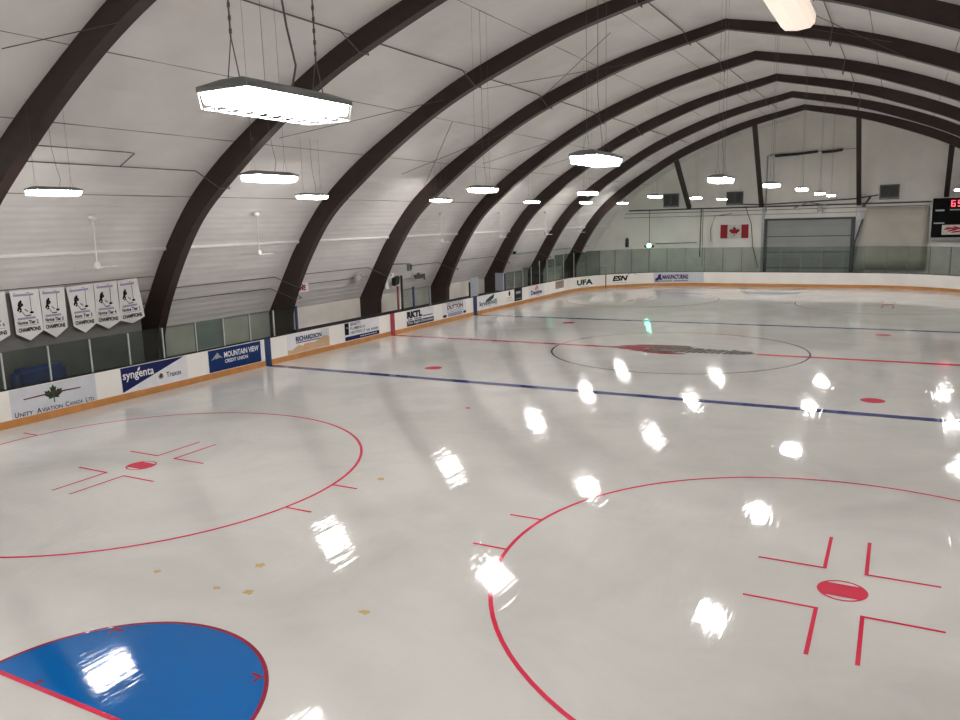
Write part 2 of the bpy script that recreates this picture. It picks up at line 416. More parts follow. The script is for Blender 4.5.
# ------------------------------------------------------------------ rink outline
W2, E, R = 12.57, 28.0, 7.75
ARC = PI / 2 * R
def path(s):
    """inner face of the boards: left side from the near corner, far end, right side -> point, tangent"""
    if s < -0.0001:
        t = -s / R; return (-W2 + R - R * math.cos(t), -E + R - R * math.sin(t)), (-math.sin(t), math.cos(t))
    if s <= 40.5: return (-W2, -20.25 + s), (0, 1)
    s -= 40.5
    if s <= ARC: t = s / R; return (-W2 + R - R * math.cos(t), E - R + R * math.sin(t)), (math.sin(t), math.cos(t))
    s -= ARC
    if s <= 2 * (W2 - R): return (-W2 + R + s, E), (1, 0)
    s -= 2 * (W2 - R)
    if s <= ARC: t = s / R; return (W2 - R + R * math.sin(t), E - R + R * math.cos(t)), (math.cos(t), -math.sin(t))
    s -= ARC
    return (W2, E - R - s), (0, -1)
def bp(s, v, off=0.0):
    """board point: s along, height v, off towards the ice"""
    (x, y), (tx, ty) = path(s)
    return (x + ty * off, y - tx * off, v)
def on_board(off): return lambda u, v: bp(u, v, off)
def YS(y): return y + 20.25
def sweep(bm, s0, s1, prof, step=0.35):
    """sweep a closed (off,z) profile along the board path"""
    n = max(1, int(math.ceil((s1 - s0) / step))) if not (s0 >= 0 and s1 <= 40.5) else 1
    rings = [[bm.verts.new(bp(s0 + (s1 - s0) * i / n, z, o2)) for o2, z in prof] for i in range(n + 1)]
    k = len(prof)
    for a, b2 in zip(rings, rings[1:]):
        for i in range(k): bm.faces.new((a[i], a[(i + 1) % k], b2[(i + 1) % k], b2[i]))
    bm.faces.new(rings[0][::-1]); bm.faces.new(rings[-1])

# ------------------------------------------------------------------ ice
pts = []
for i in range(41): s = ARC * i / 40; (x, y), _ = path(40.5 + s); pts.append((x, y))
for i in range(41): s = ARC * i / 40; (x, y), _ = path(40.5 + ARC + 2 * (W2 - R) + s); pts.append((x, y))
pts += [(-x, -y) for x, y in pts]
bm = B()
top = [bm.verts.new((x, y, 0)) for x, y in pts]; bot = [bm.verts.new((x, y, -.03)) for x, y in pts]
bm.faces.new(top)
for i in range(len(pts)): j = (i + 1) % len(pts); bm.faces.new((top[i], top[j], bot[j], bot[i]))
ice = struct('ice_sheet', bm, M['ice'], 'glossy white rink ice with painted lines and light reflections', 'ice')
def mark(name, bm, m, label): o = obj(name, bm, M[m], ice, fix=False); o['label'] = label; return o
def flat(z): return lambda u, v: (u, v, z)
def ring(bm, cx, cy, r0, r1, z, n=96, a0=0, a1=2 * PI):
    ps = [(cx + r * math.cos(a0 + (a1 - a0) * k / n), cy + r * math.sin(a0 + (a1 - a0) * k / n)) for k in range(n + 1) for r in (r0, r1)]
    v = [bm.verts.new((x, y, z)) for x, y in ps]
    for k in range(n): bm.faces.new((v[2 * k], v[2 * k + 1], v[2 * k + 3], v[2 * k + 2]))
def arc_rect_x(y, half):   # x limit of ice at y
    if abs(y) <= E - R: return W2
    d = abs(y) - (E - R); return W2 - R + math.sqrt(max(0, R * R - d * d))
for y, n2 in ((-7.85, 'near'), (7.85, 'far')):
    bm = B(); put_rect(bm, flat(.002), -W2, W2, y - .165, y + .165); mark('blue_line', bm, 'ice_blue', 'navy blue line across the ice, the ' + n2 + ' one')
bm = B()
put_rect(bm, flat(.002), -W2, -2.7, -.15, .15); put_rect(bm, flat(.002), 2.85, W2, -.15, .15)
mark('centre_line', bm, 'ice_red', 'red centre line across the ice')
for y in (-24.0, 24.0):
    bm = B(); xl = arc_rect_x(y, 0); put_rect(bm, flat(.0034), -xl, xl, y - .03, y + .03); mark('goal_line', bm, 'ice_red', 'red goal line ' + ('nearest the camera' if y < 0 else 'at the far end'))
bm = B(); ring(bm, 0, 0, 4.572 - .03, 4.572 + .03, .003); mark('centre_circle', bm, 'ice_black', 'thin dark centre ice circle around the team emblem')
XD, YD = 6.69, 17.98
WHERE = {(-1, -1): 'near left', (1, -1): 'near right', (-1, 1): 'far left', (1, 1): 'far right'}
for (sx, sy), wh in WHERE.items():
    cx, cy = sx * XD, sy * YD
    bm = B(); ring(bm, cx, cy, 4.572 - .03, 4.572 + .03, .003); mark('faceoff_circle', bm, 'ice_red', 'thin red face-off circle, ' + wh)
    bm = B(); ring(bm, cx, cy, .272, .305, .003, 40)
    a0 = math.asin(.19 / .272)
    P_ = [(cx + .272 * math.cos(a), cy + .272 * math.sin(a)) for a in [-a0 + 2 * a0 * k / 10 for k in range(11)] + [PI - a0 + 2 * a0 * k / 10 for k in range(11)]]
    put_poly(bm, flat(.003), P_); mark('faceoff_spot', bm, 'ice_red', 'red face-off spot with two white slivers, ' + wh)
    for hx in (-1, 1):
        for hy in (-1, 1):
            y = cy + hy * .65; x0 = cx + hx * math.sqrt(4.572 ** 2 - .65 ** 2)
            bm = B(); put_rect(bm, flat(.0032), x0, x0 + hx * .58, y - .028, y + .028); mark('hash_mark', bm, 'ice_red', 'short red hash mark beside the ' + wh + ' circle')
            bm = B(); ax, ay = cx + hx * .235, cy + hy * .63
            put_rect(bm, flat(.003), ax, ax + hx * .9, ay - hy * .025, ay + hy * .025)
            put_rect(bm, flat(.003), ax, ax + hx * .05, ay + hy * .0251, ay + hy * 1.18)
            mark('faceoff_bracket', bm, 'ice_red', 'red right-angle bracket by the ' + wh + ' face-off spot')
for sx in (-1, 1):
    for sy in (-1, 1):
        bm = B(); put_ell(bm, flat(.003), sx * XD, sy * 6.22, .3, .3, 32); mark('neutral_spot', bm, 'ice_red', 'plain red spot inside the %s blue line, %s' % ('near' if sy < 0 else 'far', 'left' if sx < 0 else 'right'))
for sy in (-1, 1):
    bm = B(); gy = sy * 24.0
    put_poly(bm, flat(.002), [(1.76 * math.cos(PI * k / 40), gy - sy * 1.76 * math.sin(PI * k / 40)) for k in range(41)])
    nm = 'near' if sy < 0 else 'far'
    mark('goal_crease', bm, 'ice_crease', 'blue half-round goal crease, ' + nm)
    bm = B()
    if sy < 0: ring(bm, 0, gy, 1.74, 1.79, .003, 60, 0, PI)
    else: ring(bm, 0, gy, 1.74, 1.79, .003, 60, PI, 2 * PI)
    mark('crease_line', bm, 'ice_darkred', 'dark red line round the ' + nm + ' crease')
    for tx in (-1, 1):
        bm = B(); X = tx * 1.22; Y = gy - sy * math.sqrt(1.74 ** 2 - 1.22 ** 2)
        f = flat(.003)
        put_poly(bm, f, [(X, Y), (X - tx * .02 , Y + sy * .13), (X - tx * .06, Y + sy * .13), (X - tx * .045, Y + sy * .01)])
        put_poly(bm, f, [(X - tx * .03, Y), (X - tx * .17, Y - sy * .005), (X - tx * .17, Y + sy * .035), (X - tx * .05, Y + sy * .045)])
        mark('crease_corner_mark', bm, 'ice_darkred', 'dark red corner tick inside the ' + nm + ' crease')
    bm = B(); put_rect(bm, flat(.003), -.98, -.93, gy, gy - sy * .12); put_rect(bm, flat(.003), .93, .98, gy, gy - sy * .12)
    mark('crease_corner_mark', bm, 'ice_darkred', 'dark ticks on the goal line of the ' + nm + ' crease')
# centre emblem: red feathers on the left, dark lettering strokes on the right
fl = flat(.004); rnd = random.Random(3)
bm = B()
def feather(bm, f, x0, y0, x1, y1, w, b2=.25):
    dx, dy = x1 - x0, y1 - y0; l = math.hypot(dx, dy); nx, ny = -dy / l, dx / l
    pts = []
    for k in range(9):
        t = k / 8; ww = w * math.sin(PI * min(1, t * .9 + .1)) ** .7
        pts.append((x0 + dx * t + nx * (ww / 2 + b2 * t * (1 - t)), y0 + dy * t + ny * (ww / 2 + b2 * t * (1 - t))))
    for k in range(8, -1, -1):
        t = k / 8; ww = w * math.sin(PI * min(1, t * .9 + .1)) ** .7
        pts.append((x0 + dx * t + nx * (-ww / 2 + b2 * t * (1 - t)), y0 + dy * t + ny * (-ww / 2 + b2 * t * (1 - t))))
    put_poly(bm, f, pts)
for k, (y0, y1, x0, x1) in enumerate([(.02, .05, -2.95, -1.2), (.42, .72, -2.3, -.9), (.75, .95, -1.8, -.6), (-.25, -.1, -2.2, -.6), (-.5, -.45, -1.6, .1), (-.72, -.72, -1.1, .5), (.15, .35, -2.5, -.7), (.95, 1.0, -1.0, .3), (.5, .62, -.9, .4)]):
    feather(bm, flat(.004 + k * .0003), x1, y1, x0, y0, .34)
mark('centre_emblem_feathers', bm, 'ice_logored', 'dark red feather shapes of the centre ice emblem')
bm = B()
for k in range(17):
    x = -1.1 + k * .215; top_ = .78 - .02 * k; b2 = -.55 + .018 * k
    f = flat(.0070 + (k % 3) * .0003)
    put_poly(bm, f, [(x, b2), (x + .14, b2), (x + .34 + .05 * (k % 2), top_), (x + .2, top_)])
    if k % 2: put_poly(bm, flat(.008), [(x - .05, .1), (x + .42, .28), (x + .42, .40), (x - .05, .22)])
put_poly(bm, flat(.0066), [(1.9, .75), (2.84, .05), (2.5, -.12), (1.7, -.2), (2.0, .2)])
put_poly(bm, flat(.0066), [(-1.2, .85), (.2, .98), (.6, .8), (-.8, .62)])
mark('centre_emblem_lettering', bm, 'ice_logodark', 'dark slanted lettering of the centre ice emblem')
bm = B()
for k in range(14):
    x = -.9 + k * .25
    put_poly(bm, flat(.0092), [(x, -.2), (x + .05, -.2), (x + .21, .45), (x + .16, .45)])
mark('centre_emblem_outline', bm, 'ice_logogrey', 'grey outline strokes in the centre ice emblem')
for (x, y, r, mm) in [(-.87, -20.62, .075, 'ice_stain'), (-.40, -21.34, .07, 'ice_stain'), (1.36, -21.12, .06, 'ice_stain'), (-2.08, -21.41, .05, 'ice_stain'), (-.90, -21.43, .045, 'ice_stain'),
                      (-1.51, -16.67, .07, 'ice_stain'), (-2.09, -16.59, .09, 'ice_faint'), (-1.75, -16.6, .06, 'ice_faint'), (-2.77, -10.89, .07, 'ice_red'), (-5.05, -10.09, .06, 'ice_faint'), (-5.01, -9.35, .06, 'ice_faint')]:
    bm = B(); q = [rnd.uniform(.55, 1.2) for _ in range(14)]
    put_poly(bm, flat(.0028), [(x + 1.3 * r * q[k] * math.cos(2 * PI * k / 14), y + r * q[k] * math.sin(2 * PI * k / 14)) for k in range(14)])
    mark('ice_stain', bm, mm, 'small yellow-brown stain in the ice' if mm != 'ice_red' else 'small red fleck in the ice')

# ------------------------------------------------------------------ rink boards
G_BOARD = 'rink board panels'
def board(s0, s1, label):
    (x, y), (tx, ty) = path((s0 + s1) / 2)
    root = thing('rink_board', label, 'rink board', (0, 0, 0), G_BOARD)
    bm = B(); sweep(bm, s0, s1, [(0, .2), (0, .965), (-.09, .965), (-.09, .2)]); obj('board_facing', bm, M['board'], root)
    bm = B(); sweep(bm, s0, s1, [(.012, .0), (.012, .185), (0, .2), (-.09, .2), (-.09, -.03), (.012, -.03)]); obj('kick_plate', bm, M['kick'], root)
    bm = B(); sweep(bm, s0, s1, [(.004, .965), (.004, .998), (-.11, .998), (-.11, .965)]); obj('cap_rail', bm, M['cap'], root)
    return root
def part(root, name, m, fn, off, label=None, parent=None):
    bm = B(); fn(bm, on_board(off)); o = obj(name, bm, M[m], parent or root, fix=False)
    if label: o['label'] = label
    return o
def stripe(root, s0, s1, m, label):
    bm = B(); sweep(bm, s0, s1, [(.014, 0), (.014, .97), (.002, .97), (.002, 0)]); o = obj('line_stripe', bm, M[m], root); o['label'] = label
# -- left side, from the camera end
board(-4, 0, 'plain white rink board in the near left corner beyond the picture edge')
board(0, YS(-17.35), 'plain white rink board at the left edge, before the maple leaf advert')
r = board(YS(-17.35), YS(-14.3), 'white rink board with green maple leaf and propeller advert')
a = part(r, 'advertisement', 'ink_palegrey', lambda b, f: put_rect(b, f, YS(-17.1), YS(-14.68), .205, .945), .003, 'pale grey advert sheet')
part(r, 'propeller', 'ink_brown', lambda b, f: put_poly(b, f, [(YS(-16.76), .665), (YS(-16.74), .635), (YS(-15.92), .655), (YS(-15.15), .645), (YS(-15.13), .675), (YS(-15.92), .70)]), .006, 'thin brown propeller', a)
part(r, 'maple_leaf', 'ink_green', lambda b, f: put_leaf(b, f, YS(-15.93), .60, .34, .30), .005, 'green maple leaf', a)
part(r, 'propeller_hub', 'ink_brown', lambda b, f: put_poly(b, f, [(YS(-16.0), .72), (YS(-15.86), .72), (YS(-15.93), .54)]), .007, 'brown hub', a)
part(r, 'lettering', 'ink_text', lambda b, f: (put_text(b, f, 'U', YS(-17.02), YS(-16.92), .22, .355, .02), put_text(b, f, 'NITY', YS(-16.90), YS(-16.54), .22, .325, .02),
     put_text(b, f, 'A', YS(-16.44), YS(-16.31), .22, .355, .02), put_text(b, f, 'VIATION', YS(-16.30), YS(-15.72), .22, .325, .02),
     put_text(b, f, 'C', YS(-15.64), YS(-15.53), .22, .355, .02), put_text(b, f, 'ANADA', YS(-15.51), YS(-15.12), .22, .325, .02),
     put_text(b, f, 'L', YS(-15.03), YS(-14.96), .22, .355, .02), put_text(b, f, 'TD.', YS(-14.95), YS(-14.76), .22, .325, .02)), .005, 'dark small-capital lettering', a)
r = board(YS(-14.3), YS(-11.1), 'white rink board with dark blue triangle and leaf-logo advert')
a = part(r, 'advertisement', 'ink_palewhite', lambda b, f: put_rect(b, f, YS(-13.88), YS(-11.45), .21, .95), .003, 'white advert sheet')
part(r, 'triangle', 'ink_navy', lambda b, f: put_poly(b, f, [(YS(-13.86), .945), (YS(-13.84), .225), (YS(-11.55), .945)]), .005, 'dark blue triangle', a)
part(r, 'lettering', 'ink_white', lambda b, f: put_text(b, f, 'syngenta', YS(-13.80), YS(-12.72), .52, .80, .012), .008, 'white lettering', a)
part(r, 'leaf_mark', 'ink_white', lambda b, f: put_poly(b, f, [(YS(-13.30), .79), (YS(-13.26), .86), (YS(-13.20), .90), (YS(-13.20), .83), (YS(-13.24), .79)]), .008, 'small white leaf', a)
part(r, 'lettering', 'ink_text', lambda b, f: put_text(b, f, 'Traxos', YS(-12.28), YS(-11.72), .40, .56, .02), .006, 'grey lettering', a)
part(r, 'round_logo', 'ink_grey', lambda b, f: put_ell(b, f, YS(-12.48), .47, .10, .09), .005, 'grey disc logo', a)
part(r, 'flame_mark', 'ink_brown', lambda b, f: put_poly(b, f, [(YS(-12.55), .45), (YS(-12.50), .55), (YS(-12.47), .58), (YS(-12.43), .52), (YS(-12.42), .45), (YS(-12.48), .42)]), .007, 'dark flame mark', a)
r = board(YS(-11.1), YS(-8.05), 'white rink board with blue mountain-logo credit union advert')
a = part(r, 'advertisement', 'ink_blue', lambda b, f: put_rect(b, f, YS(-10.58), YS(-8.2), .215, .94), .004, 'blue advert sheet')
part(r, 'border', 'ink_palewhite', lambda b, f: put_rect(b, f, YS(-10.62), YS(-8.1), .205, .96), .003, 'thin white border', a)
part(r, 'lettering', 'ink_white', lambda b, f: (put_text(b, f, 'MOUNTAIN VIEW', YS(-9.90), YS(-8.30), .62, .81, .018), put_text(b, f, 'CREDIT UNION', YS(-9.88), YS(-8.84), .44, .56, .015)), .007, 'white lettering', a)
part(r, 'mountain_logo', 'ink_grey', lambda b, f: (put_poly(b, f, [(YS(-10.48), .60), (YS(-10.2), .83), (YS(-10.12), .78), (YS(-10.22), .68)]), put_poly(b, f, [(YS(-10.3), .62), (YS(-10.12), .76), (YS(-9.96), .62), (YS(-10.1), .66)])), .007, 'grey mountain logo', a)
r = board(YS(-8.05), YS(-4.1), 'white rink board with navy lettering over a wheat field advert')
stripe(r, YS(-8.0), YS(-7.7), 'bluestripe', 'blue line stripe')
a = part(r, 'advertisement', 'ink_palewhite', lambda b, f: put_rect(b, f, YS(-6.85), YS(-4.4), .21, .95), .003, 'white advert sheet')
part(r, 'wheat_picture', 'ink_wheat', lambda b, f: put_poly(b, f, [(YS(-6.83), .215), (YS(-6.83), .38), (YS(-6.6), .35), (YS(-6.2), .50), (YS(-5.9), .42), (YS(-5.4), .47), (YS(-5.0), .56), (YS(-4.75), .66), (YS(-4.42), .60), (YS(-4.42), .215)]), .004, 'tan wheat field picture', a)
part(r, 'cloud_picture', 'ink_palegrey', lambda b, f: put_rect(b, f, YS(-4.9), YS(-4.42), .60, .93), .0036, 'grey sky picture', a)
part(r, 'lettering', 'ink_navy', lambda b, f: put_text(b, f, 'RICHARDSON', YS(-6.36), YS(-4.88), .63, .82, .045), .007, 'navy lettering', a)
part(r, 'underline', 'ink_text', lambda b, f: put_rect(b, f, YS(-6.36), YS(-4.95), .565, .60), .006, 'thin underline', a)
part(r, 'tagline', 'ink_salmon', lambda b, f: put_rect(b, f, YS(-5.95), YS(-5.4), .40, .50), .006, 'salmon tagline smudge', a)
r = board(YS(-4.1), YS(-.22), 'white rink board with black-and-white plumbing and heating advert')
a = part(r, 'advertisement', 'ink_palewhite', lambda b, f: put_rect(b, f, YS(-3.48), YS(-1.02), .21, .96), .003, 'white advert sheet')
part(r, 'logo_block', 'ink_black', lambda b, f: put_rect(b, f, YS(-3.42), YS(-3.15), .46, .94), .005, 'black block', a)
part(r, 'bottom_band', 'ink_navy', lambda b, f: put_rect(b, f, YS(-3.42), YS(-1.05), .22, .385), .005, 'dark band', a)
part(r, 'lettering', 'ink_text', lambda b, f: (put_text(b, f, "BENNETT'S", YS(-3.04), YS(-2.36), .79, .93, .015), put_text(b, f, 'PLUMBING &', YS(-3.04), YS(-2.05), .63, .75, .015),
     put_text(b, f, 'HEATING LP', YS(-3.04), YS(-2.05), .46, .58, .015), [put_rect(b, f, YS(-1.95 + .085 * k), YS(-1.90 + .085 * k), .45, .54) for k in range(10) if k != 3]), .006, 'dark lettering', a)
part(r, 'band_lettering', 'ink_palegrey', lambda b, f: [put_rect(b, f, YS(-2.4 + .1 * k), YS(-2.33 + .1 * k), .285, .325) for k in range(12)], .007, 'pale lettering', a)
part(r, 'block_mark', 'ink_palewhite', lambda b, f: put_poly(b, f, [(YS(-3.30), .72), (YS(-3.27), .80), (YS(-3.24), .72)]), .007, 'white drop mark', a)
r = board(YS(-.22), YS(4.0), 'white rink board with black western-style lettering advert past the red stripe')
stripe(r, YS(-.17), YS(.15), 'redstripe', 'red centre line stripe')
a = part(r, 'advertisement', 'ink_palewhite', lambda b, f: put_rect(b, f, YS(1.08), YS(3.52), .21, .95), .003, 'white advert sheet')
part(r, 'lettering', 'ink_black', lambda b, f: (put_text(b, f, 'RKTL', YS(1.16), YS(2.45), .58, .90, .08), put_rect(b, f, YS(2.5), YS(3.38), .555, .60)), .006, 'bold black lettering', a)
part(r, 'bottom_band', 'ink_text', lambda b, f: put_rect(b, f, YS(1.14), YS(3.48), .23, .46), .005, 'dark band', a)
part(r, 'small_lettering', 'ink_black', lambda b, f: [put_rect(b, f, YS(1.25 + .13 * k), YS(1.34 + .13 * k), .485, .55) for k in range(9) if k != 3], .006, 'small black lettering', a)
part(r, 'band_lettering', 'ink_palewhite', lambda b, f: put_text(b, f, 'The Right Direction', YS(1.2), YS(3.4), .28, .42, .01), .007, 'white lettering', a)
r = board(YS(4.0), YS(7.45), 'white rink board with boxed grey and maroon company advert')
a = part(r, 'advertisement', 'ink_palewhite', lambda b, f: put_rect(b, f, YS(4.3), YS(6.72), .21, .96), .003, 'white advert sheet')
part(r, 'lettering', 'ink_brown', lambda b, f: put_text(b, f, 'DUTTON', YS(4.78), YS(6.38), .60, .82, .05), .006, 'maroon lettering', a)
part(r, 'rule_lines', 'ink_text', lambda b, f: (put_rect(b, f, YS(4.75), YS(6.4), .90, .925), put_rect(b, f, YS(4.75), YS(6.4), .845, .86), put_rect(b, f, YS(4.75), YS(6.4), .54, .56), put_rect(b, f, YS(4.75), YS(6.4), .46, .48)), .006, 'dark rule lines', a)
part(r, 'grey_block', 'ink_lilac', lambda b, f: put_rect(b, f, YS(4.85), YS(6.3), .24, .42), .005, 'grey lettering block', a)
part(r, 'corner_blocks', 'ink_black', lambda b, f: (put_rect(b, f, YS(4.36), YS(4.7), .25, .37), put_rect(b, f, YS(6.4), YS(6.68), .27, .39)), .006, 'black corner blocks', a)
r = board(YS(7.45), YS(11.0), 'white rink board with blue stripe and green-swoosh advert')
stripe(r, YS(7.5), YS(7.9), 'bluestripe', 'blue line stripe')
a = part(r, 'advertisement', 'ink_palewhite', lambda b, f: put_rect(b, f, YS(8.0), YS(10.4), .21, .95), .003, 'white advert sheet')
part(r, 'swoosh', 'ink_darkgreen', lambda b, f: put_poly(b, f, [(YS(8.85), .55), (YS(9.0), .70), (YS(9.4), .82), (YS(9.95), .94), (YS(9.85), .72), (YS(9.5), .60)]), .005, 'dark green leaf swoosh', a)
part(r, 'lettering', 'ink_text', lambda b, f: put_text(b, f, 'kneehill', YS(8.2), YS(10.2), .40, .66, .02), .006, 'grey lettering', a)
part(r, 'tagline', 'ink_grey', lambda b, f: (put_rect(b, f, YS(8.4), YS(9.6), .33, .355), put_rect(b, f, YS(10.05), YS(10.2), .33, .39)), .006, 'thin tagline', a)
r = board(YS(11.0), YS(14.2), 'white rink board with small emblem beside a black square advert')
part(r, 'emblem', 'ink_black', lambda b, f: (put_ell(b, f, YS(11.85), .77, .12, .15), ), .005, 'small black emblem')
part(r, 'caption', 'ink_grey', lambda b, f: (put_rect(b, f, YS(11.5), YS(12.2), .50, .54), put_rect(b, f, YS(11.4), YS(12.3), .36, .39)), .005, 'grey caption lines')
a = part(r, 'black_square', 'ink_black', lambda b, f: put_rect(b, f, YS(12.5), YS(13.56), .25, .965), .005, 'black advert square')
part(r, 'pale_mark', 'ink_grey', lambda b, f: (put_rect(b, f, YS(12.72), YS(13.35), .66, .80), put_rect(b, f, YS(12.7), YS(13.4), .36, .39)), .007, 'grey mark', a)
r = board(YS(14.2), YS(17.4), 'white rink board with red flame over dark lettering advert')
a = part(r, 'advertisement', 'ink_palewhite', lambda b, f: put_rect(b, f, YS(14.5), YS(16.9), .21, .95), .003, 'white advert sheet')
part(r, 'lettering', 'ink_navy', lambda b, f: put_text(b, f, 'Decisive', YS(14.85), YS(16.5), .38, .66, .04), .006, 'navy lettering', a)
part(r, 'flame_mark', 'ink_pink', lambda b, f: put_poly(b, f, [(YS(15.3), .66), (YS(15.55), .86), (YS(15.75), .95), (YS(15.95), .86), (YS(16.0), .70), (YS(15.7), .66)]), .005, 'red flame mark', a)
part(r, 'tagline', 'ink_grey', lambda b, f: put_rect(b, f, YS(15.7), YS(16.3), .285, .31), .006, 'thin tagline', a)
r = board(YS(17.4), 41.4, 'white rink board with tan rectangular advert at the start of the far corner')
part(r, 'tan_advert', 'ink_tan', lambda b, f: put_rect(b, f, 38.95, 40.4, .47, .93, 4), .005, 'tan advert rectangle')
part(r, 'tan_lines', 'ink_text', lambda b, f: (put_rect(b, f, 39.05, 40.3, .60, .63, 4), put_rect(b, f, 39.05, 40.3, .76, .80, 4), put_rect(b, f, 38.95, 40.4, .44, .475, 4)), .007, 'dark lines')
r = board(41.4, 45.12, 'curved corner rink board with dark green three-letter advert')
part(r, 'lettering', 'ink_darkgreen', lambda b, f: put_text(b, f, 'UFA', 42.3, 44.0, .37, .76, .05), .006, 'dark green lettering')
part(r, 'arc_mark', 'ink_grey', lambda b, f: (put_rect(b, f, 42.7, 43.7, .86, .885, 4), put_rect(b, f, 42.7, 43.7, .24, .27, 4)), .006, 'thin arc and tagline')
r = board(45.12, 48.3, 'curved corner rink board with black slanted three-letter swoosh advert')
part(r, 'board_seam', 'ink_seam', lambda b, f: put_rect(b, f, 45.13, 45.22, .02, .965), .014, 'dark brown seam')
part(r, 'lettering', 'ink_black', lambda b, f: put_text(b, f, 'ESN', 45.75, 47.0, .46, .84, .05, .25), .006, 'slanted black lettering')
part(r, 'swoosh', 'ink_grey', lambda b, f: (put_poly(b, f, [(46.9, .78), (47.1, .93), (47.35, .95), (47.6, .88), (47.8, .78), (47.6, .93), (47.35, 1.0 - .01), (47.05, .97)]),), .006, 'grey swoosh')
part(r, 'tagline', 'ink_grey', lambda b, f: put_rect(b, f, 45.75, 46.9, .33, .36, 4), .006, 'thin tagline')
r = board(48.3, 52.67, 'curved rink board with purple figure and manufacturing lettering advert')
part(r, 'advertisement', 'ink_palegrey', lambda b, f: put_rect(b, f, 48.9, 52.4, .215, .95, 10), .002, 'pale grey advert sheet')
part(r, 'figure_logo', 'ink_purple', lambda b, f: put_poly(b, f, [(48.98, .40), (49.05, .55), (49.2, .62), (49.2, .75), (49.35, .86), (49.45, .80), (49.42, .62), (49.5, .50), (49.48, .40), (49.3, .46), (49.2, .38)]), .006, 'purple logo')
part(r, 'lettering', 'ink_purple', lambda b, f: put_text(b, f, 'MANUFACTURING', 49.52, 51.32, .47, .80, .05), .006, 'purple lettering')
part(r, 'tagline', 'ink_text', lambda b, f: (put_rect(b, f, 49.0, 50.2, .32, .37, 4), put_rect(b, f, 50.3, 51.3, .32, .37, 4)), .006, 'dark tagline')
FAR0 = 40.5 + ARC; FAR1 = FAR0 + 2 * (W2 - R); FAR2 = FAR1 + ARC
names = ['left of the far goal crease', 'behind the far goal crease', 'right of the far goal crease']
for i in range(3): board(52.67 + (FAR1 - 52.67) * i / 3, 52.67 + (FAR1 - 52.67) * (i + 1) / 3, 'plain white rink board along the far end, ' + names[i])
names = ['first', 'second', 'third', 'fourth']
for i in range(4): board(FAR1 + ARC * i / 4, FAR1 + ARC * (i + 1) / 4, 'plain curved rink board in the far right corner, %s from the far end' % names[i])
bm = B(); sweep(bm, FAR2, FAR2 + 40.5, [(0, 0), (0, 1.0), (-.1, 1.0), (-.1, -.03), (0, -.03)])
o = struct('trim_1', bm, M['board'], 'long white rink boards on the right side outside the picture', 'rink boards')
bm = B()
rings = []
for k in range(49):
    (x, y), (tx, ty) = path(40.5 + (FAR2 - 40.5) * k / 48)
    rings.append([bm.verts.new((-x - ty * o2, -y + tx * o2, z)) for o2, z in ((0, 0), (0, 1.0), (-.1, 1.0), (-.1, -.03))] if False else [bm.verts.new((-(x + ty * o2), -(y - tx * o2), z)) for o2, z in ((0, 0), (0, 1.0), (-.1, 1.0), (-.1, -.03))])
nk = 40  # leave the near-left corner piece that is already a rink board
for a, b2 in zip(rings[:nk], rings[1:nk]):
    for i in range(4): bm.faces.new((a[i], a[(i + 1) % 4], b2[(i + 1) % 4], b2[i]))
struct('trim_2', bm, M['board'], 'white rink boards along the near end below the viewer', 'rink boards')

# ------------------------------------------------------------------ rink glass and posts
def pane(s0, s1, z1, label, m='glass', name='rink_shield', cat='rink glass', group='rink glass panes', z0=1.0, curve=False):
    bm = B(); sweep(bm, s0, s1, [(-.05, z0), (-.05, z1), (-.058, z1), (-.058, z0)], .45)
    return tag(obj(name, bm, M[m]), label, cat, group)
def post(s, z1, label, m='alu', w=.018, name='shield_post', group='rink glass posts', z0=.998):
    bm = B(); sweep(bm, s - w, s + w, [(-.030, z0), (-.030, z1), (-.085, z1), (-.085, z0)], .5)
    return tag(obj(name, bm, M[m]), label, 'post', group)
near_posts = [-18.36, -17.14, -15.91, -14.69, -13.45, -12.24, -10.96, -9.79, -8.59, -7.40]
nb = near_posts + [-6.17]
for i, y in enumerate(near_posts):
    k = len(near_posts) - 1 - i
    post(YS(y), 1.92, '%s slim metal glass post from the blue end post, above the left boards' % ORD[k], group='left near glass posts')
for i in range(len(nb) - 1):
    k = len(nb) - 2 - i
    pane(YS(nb[i]) + .018, YS(nb[i + 1]) - (.018 if i < len(nb) - 2 else .045), 1.94, '%s tinted glass pane from the blue end post, above the left boards' % ORD[k], group='left near glass panes')
post(YS(-6.17), 1.95, 'blue padded end post of the left glass beside the bench opening', 'bluepost', .045, name='end_post', group=None)
bm = B(); quadpts = [bp(YS(-11.0), 1.0, -.064), bp(YS(-9.8), 1.0, -.064), bp(YS(-9.8), 1.95, -.064), bp(YS(-11.0), 1.95, -.064)]
box(bm, -12.655, -12.635, -10.98, -9.82, 1.03, 1.94)
tag(obj('poster_sheet', bm, M['sheet']), 'blank greyish white sheet behind the left glass above the blue advert', 'poster')
